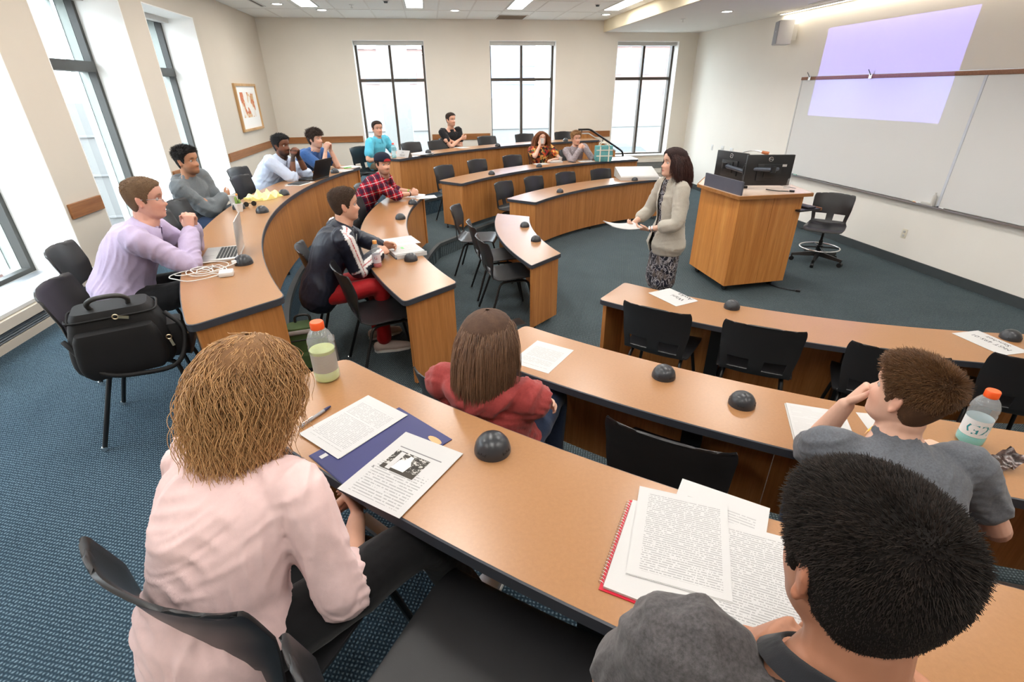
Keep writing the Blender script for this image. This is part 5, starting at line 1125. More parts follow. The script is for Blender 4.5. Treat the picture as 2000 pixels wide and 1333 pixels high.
def make_hair(h, parent, Hm, loc, mat, seed):
    """h: dict(style, top, side, kind='short'|'long', n, len, r). Builds ONE hair mesh (cap + strands) in the parent's space"""
    rng = np.random.default_rng(seed); P = head_pts(60, 72); az = np.arctan2(P[..., 0], P[..., 1]); hz = hairline(az, h['style']); m = np.clip((P[..., 2]-hz)/.012, 0, 1)
    z01 = np.clip((P[..., 2]-.0)/.09, 0, 1); th = h['side']+(h['top']-h['side'])*z01
    # outward offset, tufted
    ctr = np.array((0, -.012, .015)); N = P-ctr; N[..., 2] *= .8; N /= np.linalg.norm(N, axis=2, keepdims=True)
    tuft = .5+.5*np.sin(az*9+P[..., 2]*160+np.sin(az*23)*1.3)*np.sin(P[..., 2]*230+az*5)
    lump = h.get('lump', .25); O = P+N*(th*m*(1-lump+lump*tuft)+.0015*(m > 0)-.003*(m <= 0))[..., None]
    if h['style'] != 'long' : O = np.where((m > 0)[..., None], O, P-N*.004)
    g = G(); nz, na = P.shape[:2]; use = m > 0
    vid = -np.ones((nz, na), int); vs = []
    for i in range(nz):
        for k in range(na):
            if use[i, k] or use[max(i-1, 0), k] or use[min(i+1, nz-1), k] or use[i, (k+1) % na] or use[i, k-1]: vid[i, k] = len(vs); vs.append(O[i, k])
    fs = [(vid[i, k], vid[i, (k+1) % na], vid[i+1, (k+1) % na], vid[i+1, k]) for i in range(nz-1) for k in range(na) if min(vid[i, k], vid[i, (k+1) % na], vid[i+1, (k+1) % na], vid[i+1, k]) >= 0]
    top = [vid[nz-1, k] for k in range(na)]
    V = [np.array(vs)]; F = [np.array(fs)]
    n = h.get('n', 0)
    if n:
        mk_ = (m > .3).astype(float); p, nn = tri_sample(O if h['kind'] == 'short' else P, mk_, n, rng)
        if h['kind'] == 'short':
            hz01 = np.clip(p[:, 2]/.09, 0, 1); L = (h['side']*.9+(h['len']-h['side']*.9)*hz01**.8)*rng.uniform(.6, 1.15, n)
            comb = np.array(h.get('comb', (0, .3, 0)), float); crown = np.array((0.01, -.075, .085)); rad = p-crown; rad /= np.linalg.norm(rad, axis=1, keepdims=True)
            d = nn*h.get('lift', .55)+rad*h.get('flow', .6)+comb+rng.normal(0, .22, (n, 3)); d[:, 2] -= .35*(1-hz01); d /= np.linalg.norm(d, axis=1, keepdims=True)
            K = 4; s = np.linspace(0, 1, K)[None, :, None]; bend = rng.normal(0, .25, (n, 3)); bend[:, 2] -= .25
            paths = (p-nn*.003)[:, None, :]+d[:, None, :]*L[:, None, None]*s+bend[:, None, :]*L[:, None, None]*s*s*.35
        else:
            K = h.get('K', 16); Lh = h['len']; step = Lh/K*rng.uniform(.75, 1.12, n); fall0 = .16
            part = h.get('part', 0.0); side = np.where(p[:, 0] > part, 1.0, -1.0); ff = np.clip((p[:, 1]+.035)/.07, 0, 1); d = np.stack([side*.85*ff+nn[:, 0]*(1-ff)*.9, -.25-.75*(1-ff), .25*ff], 1)+nn*.25; d -= nn*np.sum(d*nn, 1, keepdims=True)*.6
            d /= np.linalg.norm(d, axis=1, keepdims=True); q = p+nn*rng.uniform(.002, .016, n)[:, None]*h.get('vol', 1); pts = [q.copy()]; ph = rng.uniform(0, 6.28, n); wv = h.get('wave', 0.0); wf = h.get('wfreq', 26.0)
            out0 = h.get('out', .012)*rng.uniform(.3, 1.5, n); out = out0; clump = rng.normal(0, 1, (40, 3))*.0; a0 = np.arctan2(p[:, 0], p[:, 1])
            for k in range(K-1):
                d = d*.80+np.array((0, 0, -1.0))*(.30); d += rng.normal(0, h.get('jit', .03), (n, 3))
                if wv: t_ = (k/K)*Lh*wf; d[:, 0] += wv*np.sin(t_+ph+a0*6); d[:, 1] += wv*np.cos(t_*1.1+ph*1.0+a0*5)
                d /= np.linalg.norm(d, axis=1, keepdims=True); q = q+d*step[:, None]
                # keep outside the skull and neck
                ex = np.array((.0775, .104, .118)); e = (q-np.array((0, -.006, 0)))/(ex+out[:, None]); r = np.linalg.norm(e, axis=1); inside = (r < 1) & (q[:, 2] > -.085); q = np.where(inside[:, None], np.array((0, -.006, 0))+(q-np.array((0, -.006, 0)))/np.maximum(r, .3)[:, None], q)
                low = q[:, 2] <= -.085; out = out0*(1+h.get('flare', 0)*(k/K)**2); rr = np.hypot(q[:, 0], (q[:, 1]+.02)*.9); mn = h.get('neck', .062)+out*.8; f_ = np.where(low & (rr < mn), mn/np.maximum(rr, .01), 1.0); q[:, 0] *= f_; q[:, 1] = (q[:, 1]+.02)*f_-.02
                # no hair across the face
                face = (q[:, 1] > .02) & (q[:, 2] < h.get('face_z', .07)); lim = h.get('face_x', .062); bad = face & (np.abs(q[:, 0]) < lim); q[:, 0] = np.where(bad, np.sign(q[:, 0]+1e-6)*lim, q[:, 0]); q[:, 1] = np.where(face, np.minimum(q[:, 1], h.get('face_y', .075)), q[:, 1])
                pts.append(q.copy())
            paths = np.stack(pts, 1)
        Vs, Fs = strands_mesh('h', paths, h.get('r', .0012), h.get('r', .0012)*.35); F.append(Fs+len(V[0])); V.append(Vs)
    nc = len(V[0]); tint = np.zeros((nc, 2))+np.array((0., .12))
    if n: Kk = paths.shape[1]; tt = np.repeat(np.tile(np.linspace(0, 1, Kk), n), 3); rr_ = np.repeat(rng.uniform(0, 1, n), Kk*3); tint = np.concatenate([tint, np.stack([tt, rr_], 1)])
    V = np.concatenate(V); F = np.concatenate(F); V = V @ Hm.T+loc; me = mesh_np('hair', V, F); cl_ = np.ones((len(V), 4), np.float32); cl_[:, :2] = tint; cl_[:nc, 2] = 0; at = me.color_attributes.new('tint', 'FLOAT_COLOR', 'POINT'); at.data.foreach_set('color', cl_.ravel())
    return link_mesh('hair', me, mat, parent)
ZV = V3(0, 0, 1)
def person(name, label, pel, fdir, tz, head, look, tilt=(0, 0), arms=None, skin=None, female=False, seated=True, twist=0.0, vox=.006, sh_w=.185, hair=None, hair_m=None, beard=0.0, shirt=None, legs_m=None, legs=None, shoe_m=None, build=1.0, hs=1.0, fold=.005, hip_z=None, head_s=1.0, cvox=.009, collar=None, skirt=False, brow=.8, extra=None, shin_bare=False):
    """pel (x,y); fdir facing degrees; head = world head centre; look = (yaw, pitch) degrees relative to fdir, yaw + = left; arms = {side: dict(w, pole, d, n, curl)} in world space"""
    a = math.radians(fdir); F = V3(math.cos(a), math.sin(a), 0); R = V3(math.sin(a), -math.cos(a), 0); t = thing(name, (pel[0], pel[1], tz), label, 'person')
    O = V3(pel[0], pel[1], tz); hz = hip_z or (.545 if seated else .88); P0 = V3(0, 0, hz); Hc = np.array(head, float)-O
    ya = math.radians(fdir+look[0]); pi_ = math.radians(look[1]); fy = V3(math.cos(ya)*math.cos(pi_), math.sin(ya)*math.cos(pi_), math.sin(pi_)); rx_ = V3(math.sin(ya), -math.cos(ya), 0); uz = np.cross(rx_, fy)
    ro = math.radians(tilt[0]); rx2 = rx_*math.cos(ro)+uz*math.sin(ro); uz2 = np.cross(rx2, fy); Hm = np.stack([rx2, fy, uz2], 1)*head_s
    Nb = Hc-uz2*.138*head_s-fy*.024-ZV*.004
    ax = unit(Nb-P0); tw = math.radians(twist); Rt = R*math.cos(tw)-F*math.sin(tw); Rt = unit(Rt-ax*np.dot(Rt, ax)); Ft = np.cross(ax, Rt)*1.0
    if np.dot(Ft, F) < 0: Ft = -Ft
    L = np.linalg.norm(Nb-P0); b = build; fm = .94 if female else 1.0
    pt = lambda u, off=0.0: P0+(Nb-P0)*u-(F if u < .4 else Ft)*off
    sp = [pt(-.06), pt(.12, .01), pt(.34, .022), pt(.58, .024), pt(.77, .014), pt(.875, .006), pt(.955, .002), pt(1.06, -.010)]
    rx = np.array([.150, .165, .142*fm, .156*fm, .168*fm, .158, .100, .056])*b; ry = np.array([.110, .122, .102, .112, .106, .082, .064, .056])*b
    latt = [R, R, R, unit(R+Rt), Rt, Rt, Rt, Rt]; rx[-1] = ry[-1] = .055*fm; rx[-2] = .098*fm; ry[-2] = .064
    if female: ry[3] += .008
    shs = [] if shirt is None else shirt if isinstance(shirt, list) else [shirt]; cov = max([q.get('sleeve', 1.0) for q in shs]+[0]); tk = np.array([.9, .9, .9, .9, .88, .86, .90, 1.0]); g = G().merge(ell_tube(sp, rx*tk, ry*tk, latt, 22, 4))
    ak = np.array([.8, .8, .82, .84, .86, 1.0]) if cov > .9 else np.array([.8, .8, .82, .86, 1, 1]) if cov > .5 else np.array([.8, .8, .9, 1, 1, 1]) if cov > 0 else np.ones(6)
    neck_top = Hc-uz2*.07-fy*.018; g.merge(ell_tube([Nb-ax*.04, Nb+ (neck_top-Nb)*.5, neck_top], [.064*fm, .056*fm, .056*fm], [.062, .057, .058], rx2, 16, 4))
    HP = face_features(head_pts(), female); gh = grid_g(HP)
    for s in (-1, 1):
        c0 = np.array((s*.0755, -.012, -.006)); rot = np.array(Matrix.Rotation(s*.42, 3, 'Z') @ Matrix.Rotation(.18, 3, 'X'))
        gh.merge(ell_g(c0, (.0065, .0175, .031), 12, 8, rot)); gh.merge(ell_g(c0+np.array((s*.005, .0-.008, .008)), (.0055, .010, .022), 10, 8, rot)); gh.merge(ell_g(c0+np.array((s*.003, .004, -.024)), (.006, .009, .010), 10, 8, rot))
    Ha = np.array(gh.v) @ Hm.T+Hc; gh.v = [tuple(p) for p in Ha]; g.merge(gh)
    # arms
    Sc = pt(.885, .004); arm_pts = {}
    for s in (-1, 1):
        A = (arms or {}).get(s)
        Sh = Sc+Rt*s*sh_w*b+ax*(A.get('up', 0.0) if A else 0)
        if A is None: A = dict(w=O+Sh-ZV*.45+F*.15, pole=-F+R*s*.4, d=-ZV+F*.4, n=-R*s, curl=.35)
        W = np.array(A['w'], float)-O; E, W = ik(Sh, W, .295*hs, .255*hs, A['pole']); arm_pts[s] = (Sh, E, W, A)
        la = unit(np.cross(E-Sh, W-E)+1e-6)
        g.merge(ell_tube([Sh-Rt*s*.05, Sh, Sh*.5+E*.5, E, E*.55+W*.45, W], ak*np.array([.046, .050, .043, .038, .038, .026])*(b*.5+.5)*fm, ak*np.array([.046, .050, .043, .039, .034, .021])*(b*.5+.5)*fm, la, 14, 4))
        g.merge(hand_g(W, np.array(A['d'], float), np.array(A['n'], float), s, A.get('curl', .35), (.95 if not female else .86)*hs, A.get('thumb', .5)))
    # legs
    lp = {}
    for s in (-1, 1):
        q = (legs or {}).get(s, {}); hip = P0+R*s*.088-ZV*.01
        if seated: kn = q.get('k'); kn = np.array(kn, float)-O if kn is not None else hip+F*.42+R*s*.05+ZV*(.01); an = q.get('a'); an = np.array(an, float)-O if an is not None else V3(kn[0], kn[1], .085)+F*q.get('af', -.02)
        else: kn = hip*.5+V3(0, 0, .25)+R*s*.0+F*.012; kn[2] = .48; an = V3(hip[0], hip[1], .085)-F*.02
        lp[s] = (hip, kn, an); toe = unit(V3(F[0], F[1], 0)+R*s*.15)
        sl = .82 if not (skirt or shin_bare) else .95
        g.merge(ell_tube([hip, hip*.5+kn*.5, kn, kn*.62+an*.38, an], np.array([.078, .068, .052, .050, .036])*sl*b, np.array([.078, .066, .053, .052, .038])*sl*b, R, 14, 4))
        g.merge(ell_tube([an-toe*.04-ZV*.035, an+toe*.06-ZV*.05, an+toe*.16-ZV*.062], [.030, .036, .028], [.032, .026, .016], R, 12, 3))
    me = remesh(g, vox, 'body', 2); co = get_co(me)
    # head-local tint: lips, beard and brows, cheek flush
    Lc = (co-Hc) @ (Hm/head_s**2); x, y, z = Lc[:, 0], Lc[:, 1], Lc[:, 2]; fr = ((y > .035) & (np.abs(x) < .085) & (np.abs(z) < .14)).astype(float)
    lip = np.clip(1.5*gauss((x*.42)**2+((z+.0635)*1.15)**2, .0078)-.35, 0, 1)*fr*(1 if female else .75)
    br = sum(np.clip(2.2*gauss(((x-s*.032)*.42)**2+((z-.0275-.004*np.cos((x-s*.03)*60))*1.9)**2, .0062)-.7, 0, 1) for s in (-1, 1))*fr*brow
    ey = sum(np.clip(1.6*gauss(((x-s*.031)*.62)**2+((z-.010)*2.3)**2, .0062)-.8, 0, 1) for s in (-1, 1))*fr*.6
    nost = sum(np.clip(2*gauss((x-s*.007)**2+(z+.0415)**2, .0035)-.8, 0, 1) for s in (-1, 1))*fr*.5
    bd = np.zeros(len(co))
    if beard:
        jaw = np.clip((-.040-z)/.02, 0, 1)*((y > -.02) & (np.abs(z) < .16)); most = gauss((x*.5)**2+((z+.047)*1.3)**2, .010)*fr; bd = np.clip(jaw*np.clip((y+.02)/.03, 0, 1)+most, 0, 1)*(1-np.clip(1.4*gauss((x*.42)**2+((z+.0635)*1.1)**2, .010), 0, 1))*beard
    fl = sum(gauss((x-s*.045)**2+(z+.03)**2, .02) for s in (-1, 1))*fr*.35+gauss(x**2+(z+.03)**2, .012)*fr*.25
    ears = ((np.abs(x) > .074) & (np.abs(z+.005) < .045) & (np.abs(y) < .05))*.35
    col = np.ones((len(co), 4), np.float32); col[:, 0] = lip; col[:, 1] = np.clip(br+bd+ey+nost, 0, 1); col[:, 2] = np.clip(fl+ears, 0, 1)
    at = me.color_attributes.new('tint', 'FLOAT_COLOR', 'POINT'); at.data.foreach_set('color', col.ravel())
    link_mesh('body', me, skin, t)
    for s in (-1, 1):      # eyes
        c = np.array((s*.031, .0615, .0055)); e = ell_g(c, (.0125, .0125, .0125), 16, 10); e.v = [tuple(q) for q in (np.array(e.v) @ Hm.T+Hc)]; eo = mk('eye', e, M['eye_white'], t, True)
        d = c+np.array((0.0, .0122, -.0005)); i_ = ell_g(d, (.0052, .0012, .0052), 12, 8); i_.v = [tuple(q) for q in (np.array(i_.v) @ Hm.T+Hc)]; mk('iris', i_, M['iris'], eo, True)
    # clothes ------------------------------------------------------------------
    for shirt in ([] if shirt is None else shirt if isinstance(shirt, list) else [shirt]):
        sleeve = shirt.get('sleeve', 1.0); shirt_m = shirt['m']
        e = shirt.get('ease', .014)+.003; c = G(); lo = shirt.get('hem', -.06); sp2 = [pt(lo), *sp[1:6], pt(shirt.get('neck', .985), -.001)]
        RX = np.concatenate([[rx[0]+e+shirt.get('flare', .006)], rx[1:6]+e*np.array([1, 1, 1, .9, .6]), [shirt.get('neck_r', .074)]]); RY = np.concatenate([[ry[0]+e+shirt.get('flare', .006)], ry[1:6]+e*np.array([1, 1, 1, .9, .6]), [shirt.get('neck_r', .074)*.95]])
        for q in (1, 2): RX[q] += shirt.get('belly', 0); RY[q] += shirt.get('belly', 0)
        c.merge(ell_tube(sp2, RX, RY, latt[:7], 26, 4))
        for s in (-1, 1):
            Sh, E, W, A = arm_pts[s]; la = unit(np.cross(E-Sh, W-E)+1e-6); se = e+shirt.get('arm', 0.0)
            if sleeve > .9: pth = [Sh-Rt*s*.06, Sh, Sh*.5+E*.5, E, E*.5+W*.5, E*(1-sleeve*.97)+W*sleeve*.97]; q = np.array([.046, .052, .045, .041, .038, .031])
            elif sleeve > .5: f = (sleeve-.5)*2; pth = [Sh-Rt*s*.06, Sh, Sh*.5+E*.5, E, E*(1-f*.7)+W*f*.7]; q = np.array([.046, .052, .046, .042, .040])
            elif sleeve > 0: pth = [Sh-Rt*s*.06, Sh, Sh*.65+E*.35, Sh*(1-sleeve*1.5)+E*sleeve*1.5]; q = np.array([.046, .053, .051, .052])
            else: continue
            q = (q*(b*.5+.5)*fm+se); c.merge(ell_tube(pth, q, q, la, 16, 4))
        if shirt.get('hood'):
            hb = Nb-fy*.05-ax*.035; Fh = Ft
            c.merge(ell_tube([hb+Rt*.105+Fh*.085-ax*.01, hb+Rt*.105-Fh*.01+ax*.01, hb-Fh*.07, hb-Rt*.105-Fh*.01+ax*.01, hb-Rt*.105+Fh*.085-ax*.01], [.030, .042, .052, .042, .030], [.026, .034, .038, .034, .026], ax, 14, 6))
        cm = remesh(c, cvox, 'shirt', 7); cc = get_co(cm); nn = get_no(cm); k = folds(cc, sum(map(ord, label)) % 997, shirt.get('ff', 52)); set_co(cm, cc+nn*(k*shirt.get('fold', fold))[:, None])
        if shirt.get('open'):      # an open jacket: cut a wedge out of the front, give the rest a thickness
            bm = bmesh.new(); bm.from_mesh(cm); w0, w1 = shirt['open']
            def cut(f):
                q = np.array(f.calc_center_median()); u = np.dot(q-P0, ax)/L; v = q-(P0+ax*u*L); fx, rr = np.dot(v, Ft), np.dot(v, Rt); w_ = w0+(w1-w0)*np.clip(u, 0, 1)
                return (fx > .02 and abs(rr-shirt.get('off', 0)) < w_ and abs(rr) < .14 and u < 1.2 and np.dot(v, v) < .06)
            bmesh.ops.delete(bm, geom=[f for f in bm.faces if cut(f)], context='FACES'); bm.to_mesh(cm); bm.free()
            o = bpy.data.objects.new('tmp', cm); COL.objects.link(o); md = o.modifiers.new('s', 'SOLIDIFY'); md.thickness = .005; md.offset = 1
            cm = bpy.data.meshes.new_from_object(o.evaluated_get(bpy.context.evaluated_depsgraph_get())); bpy.data.objects.remove(o)
        link_mesh(shirt.get('name', 'shirt'), cm, shirt_m, t)
        if shirt.get('stripe'):      # sleeve stripe mask on the cloth
            cc = get_co(cm); mk_ = np.zeros(len(cc)); pip = np.zeros(len(cc))
            for s in (-1, 1):
                Sh, E, W, A = arm_pts[s]
                for p, q in ((Sh-Rt*s*.07, Sh), (Sh, E), (E, W)):
                    u_ = unit(q-p); tt = np.clip((cc-p) @ u_/np.linalg.norm(q-p), 0, 1); v = cc-(p+tt[:, None]*(q-p)); dist = np.linalg.norm(v, axis=1); out = Rt*s*.75+ax*.55; out = unit(out-u_*np.dot(out, u_)); sd = np.cross(u_, out)
                    ang = np.arctan2(v @ sd, v @ out); near = (dist < .085); mk_ = np.maximum(mk_, near*(np.abs(ang) < .42)); pip = np.maximum(pip, near*(np.abs(ang-.05) < .05))
            col = np.ones((len(cc), 4), np.float32); col[:, 0] = mk_; col[:, 1] = pip; at = cm.color_attributes.new('tint', 'FLOAT_COLOR', 'POINT'); at.data.foreach_set('color', col.ravel())
        if shirt.get('collar'):
            R1 = []; zc = shirt.get('collar_z', -.012)
            for h_, r_ in ((-.02, .074), (.012, .070), (.028, .068), (.030, .074), (.010, .088), (-.010, .098)):
                ring = []
                for w in np.linspace(shirt.get('gap', .2), 2*PI-shirt.get('gap', .2), 30):
                    fwd = math.cos(w); ring.append(tuple(Nb+ax*(h_+zc-.010*max(0, fwd)-(.022*max(0, fwd)**3 if r_ > .08 else 0))+Rt*math.sin(w)*r_+Ft*(fwd*r_*.98+.004)))
                R1.append(ring)
            mk('collar', G().rings(R1, False, False), shirt['collar'], t, True)
        if shirt.get('cuff'):
            for s in (-1, 1):
                Sh, E, W, A = arm_pts[s]; f = sleeve if sleeve > .9 else (sleeve-.5)*1.4; q0 = E+(W-E)*(f-.10); q1 = E+(W-E)*(f+.02); mk('cuff', G().tube([q0, q1], (.0385 if sleeve > .9 else .047)*fm, 16), shirt['cuff'], t, 40)
    if legs_m is not None:
        c = G(); 
        if skirt:
            hem = skirt; c.merge(ell_tube([pt(.10), P0+ZV*.02, P0-ZV*.12, V3(0, 0, hem+.06)+F*.01, V3(0, 0, hem)+F*.01], [.130, .146, .166, .172, .174], [.095, .108, .124, .124, .124], R, 26, 5))
        else:
            c.merge(ell_tube([pt(.16), pt(.04), P0-ZV*.06], [.150*b+.012, .168*b+.012, .150*b+.01], [.108*b+.012, .122*b+.014, .105*b], R, 22, 4))
            for s in (-1, 1):
                hip, kn, an = lp[s]; f = (legs or {}).get('len', 1.0); end = kn*(1-f)+an*f if f < 1 else an+ZV*.02
                c.merge(ell_tube([hip-F*.02, hip*.5+kn*.5, kn, kn*.5+end*.5, end], np.array([.088, .080, .065, .060, .055])*b, np.array([.086, .078, .066, .061, .056])*b, R, 16, 5))
        cm = remesh(c, cvox, 'trousers', 3); cc = get_co(cm); k = folds(cc, 5+sum(map(ord, label)) % 91, 17); set_co(cm, cc+get_no(cm)*(k*.004)[:, None]); link_mesh('skirt' if skirt else 'trousers', cm, legs_m, t)
    if shoe_m is not None:
        for s in (-1, 1):
            hip, kn, an = lp[s]; toe = unit(V3(F[0], F[1], 0)+R*s*.15); q = V3(an[0], an[1], 0)
            sh = ell_tube([q-toe*.065+ZV*.045, q+toe*.0+ZV*.048, q+toe*.09+ZV*.040, q+toe*.185+ZV*.030], [.034, .038, .046, .036], [.042, .046, .036, .024], R, 16, 4)
            sh.v = [(p[0], p[1], max(p[2], .004)) for p in sh.v]; so = mk('shoe', sh, shoe_m, t, True)
            mk('sole', G().rings([[tuple(q+toe*u+R*w*wd+ZV*z_) for u, w, wd in [(-.09, 0, 0)]+[(u, 1, wd) for u, wd in ((-.075, .03), (0, .038), (.09, .047), (.18, .034))]+[(.212, 0, 0)]+[(u, -1, wd) for u, wd in ((.18, .034), (.09, .047), (0, .038), (-.075, .03))]] for z_ in (0.0, .018)]), M['sole'], so, 40)
    if hair is not None: make_hair(hair, t, Hm, Hc, hair_m, sum(map(ord, label)))
    t_ctx = dict(t=t, O=O, Hm=Hm, Hc=Hc, F=F, R=R, Rt=Rt, Ft=Ft, ax=ax, Nb=Nb, arm=arm_pts, legs=lp, P0=P0, pt=pt)
    return t_ctx
def hl(ctx, g):      # head-local geometry -> person space
    g.v = [tuple(q) for q in (np.array(g.v) @ ctx['Hm'].T+ctx['Hc'])]; return g
M['eye_white'] = plain('eye_white', rgb(176, 166, 160), .3, .4); M['iris'] = plain('iris_brown', rgb(48, 34, 26), .15, .5); M['sole'] = plain('shoe_sole', rgb(230, 228, 224), .6)
# ---------------------------------------------------------------- who sits where
M['cloth_lav'] = cloth('lavender_shirt_cotton', rgb(188, 174, 204), .06, mscale=20)
M['cloth_greyhood'] = cloth('grey_sweat_fleece', rgb(104, 110, 114), .18, mscale=200)
M['cloth_paleblue'] = cloth('pale_blue_shirt_cotton', rgb(196, 208, 230), .05, mscale=20)
M['cloth_blue'] = cloth('blue_tee_cotton', rgb(56, 92, 146), .10)
M['cloth_turq'] = cloth('turquoise_pique', rgb(92, 188, 216), .07)
M['cloth_black'] = cloth('black_tee_cotton', rgb(26, 27, 31), .15)
M['cloth_grey'] = cloth('charcoal_heather_jersey', rgb(80, 77, 78), .42, mscale=150)
M['cloth_grey2'] = cloth('slate_heather_jersey', rgb(92, 95, 101), .25, mscale=160)
M['cloth_maroon'] = cloth('maroon_fleece', rgb(152, 62, 60), .14, mscale=120)
M['cloth_pink'] = cloth('pale_pink_sweat_fleece', rgb(226, 196, 194), .04, mscale=30)
M['cloth_linen'] = cloth('beige_linen', rgb(174, 168, 156), .07, mscale=120)
M['denim'] = cloth('dark_denim', rgb(44, 58, 84), .22, mscale=160)
M['black_pants'] = cloth('black_knit', rgb(15, 15, 17), .15)
M['dark_pants'] = cloth('dark_trousers', rgb(42, 44, 50), .15)
M['red_pants'] = cloth('red_athletic_polyester', rgb(172, 26, 32), .10, rough=.6)
M['khaki'] = cloth('tan_trousers', rgb(150, 134, 108), .1)
def plaid():
    t = NT('red_plaid_flannel'); v = t.coord('Object', (1, 1, 1), (.1, .25, .55)); s = t.sep(v)
    def band(x, per, lo, hi): return t.math('MULTIPLY', t.math('GREATER_THAN', t.math('FRACT', t.math('MULTIPLY', x, per)), lo), t.math('LESS_THAN', t.math('FRACT', t.math('MULTIPLY', x, per)), hi))
    x, z = t.math('ADD', s[0], t.math('MULTIPLY', s[1], .9)), s[2]; red = rgb(186, 28, 44); navy = rgb(26, 30, 54); c = t.mix(t.math('MULTIPLY', band(x, 9.5, .0, .45), .72), red, navy); c = t.mix(t.math('MULTIPLY', band(z, 9.5, .0, .45), .72), c, navy)
    c = t.mix(t.math('MULTIPLY', t.math('MAXIMUM', band(x, 9.5, .68, .735), band(z, 9.5, .68, .735)), .75), c, rgb(226, 214, 216)); t.base(c); t.set(.85, .2); return t.m
M['plaid'] = plaid()
def track():
    t = NT('navy_track_polyester'); a = t.node('ShaderNodeVertexColor'); a.layer_name = 'tint'; s = t.node('ShaderNodeSeparateColor'); t.link(a.outputs[0], s.inputs[0])
    n = t.noise(t.coord('Object'), 40, 3); b = t.ramp(n, [(.3, rgb(22, 25, 38)), (.7, rgb(32, 36, 52))]); c = t.mix(s.outputs[0], b, rgb(232, 230, 230)); c = t.mix(s.outputs[1], c, rgb(180, 50, 60)); t.base(c); t.set(.5, .4); return t.m
M['track'] = track()
def floral():
    t = NT('orange_floral_print'); v = t.coord('Object'); a = t.voro(v, 26, 'F1', 'Color'); s = t.node('ShaderNodeSeparateColor'); t.link(a, s.inputs[0])
    c = t.ramp(s.outputs[0], [(0, rgb(60, 44, 40)), (.3, rgb(196, 92, 48)), (.5, rgb(222, 168, 92)), (.7, rgb(150, 46, 44)), (.86, rgb(96, 104, 66))], 'CONSTANT'); t.base(c); t.set(.8, .2); return t.m
M['floral'] = floral()
def animal():
    t = NT('dark_animal_print'); v = t.coord('Object', (1, 1, .55), (.5, .4, .3)); n = t.noise(v, 30, 2, .55, dist=1.2); n2 = t.noise(v, 18, 2)
    c = t.ramp(n, [(.42, rgb(20, 20, 30)), (.48, rgb(44, 44, 60)), (.53, rgb(186, 182, 184)), (.58, rgb(52, 50, 58)), (.66, rgb(20, 20, 26))]); c = t.mix(t.ramp(n2, [(.5, 0.0), (.62, .6)]), c, rgb(104, 92, 84)); t.base(c); t.set(.75, .25); return t.m
M['animal'] = animal()
def knit():
    t = NT('grey_space_dyed_knit'); v = t.coord('Object', (1, 1, 6)); n = t.noise(v, 30, 3, .7); t.base(t.ramp(n, [(.35, rgb(122, 114, 118)), (.65, rgb(176, 166, 170))])); t.set(.9, .15); return t.m
M['knit'] = knit()
FAIR, PALE, TANS, BROWNS, OLIVE = rgb(206, 158, 134), rgb(214, 170, 148), rgb(190, 138, 108), rgb(112, 72, 52), rgb(178, 128, 98)
HB, HD, HBR, HBL, HSB = (rgb(46, 32, 24), rgb(74, 52, 38)), (rgb(20, 17, 16), rgb(44, 38, 35)), (rgb(84, 58, 38), rgb(128, 92, 60)), (rgb(150, 112, 74), rgb(196, 158, 112)), (rgb(110, 84, 60), rgb(160, 128, 94))
def sk(n, c, lip, hc): return skin_mat('skin_'+n, c, lip, hc)
def HS(n=1300, top=.022, side=.010, ln=.035, r=.0022, **k): return dict(style='short', kind='short', top=top, side=side, len=ln, n=n, r=r, **k)
def fdv(a): a = math.radians(a); return V3(math.cos(a), math.sin(a), 0), V3(math.sin(a), -math.cos(a), 0)
def crossed(pel, tz, f, z, fwd=.20, el=None):
    F, R = fdv(f); B = V3(pel[0], pel[1], tz)
    return {1: dict(w=B+F*(fwd+.03)-R*.10+ZV*z, pole=R*1.0-ZV*.5-F*.1, d=-R*1.0+ZV*.15, n=-F+ZV*.1, curl=.25), -1: dict(w=B+F*(fwd-.01)+R*.11+ZV*(z-.03), pole=-R*1.0-ZV*.5-F*.1, d=R*1.0+ZV*.12, n=-F-ZV*.2, curl=.45)}
def clasp(c, f, up=.3, gap=.030, curl=.75):
    """both hands folded together around world point c"""
    F, R = fdv(f); c = np.array(c, float); out = {}
    for s in (-1, 1): d = unit(F*.55-R*s*.45+ZV*up); out[s] = dict(w=c+R*s*gap-d*.055, pole=R*s*.5-ZV*1.0-F*.2, d=d, n=-R*s*.9-F*.1, curl=(curl, curl*.95, curl*.9, curl*.85), thumb=.8)
    return out
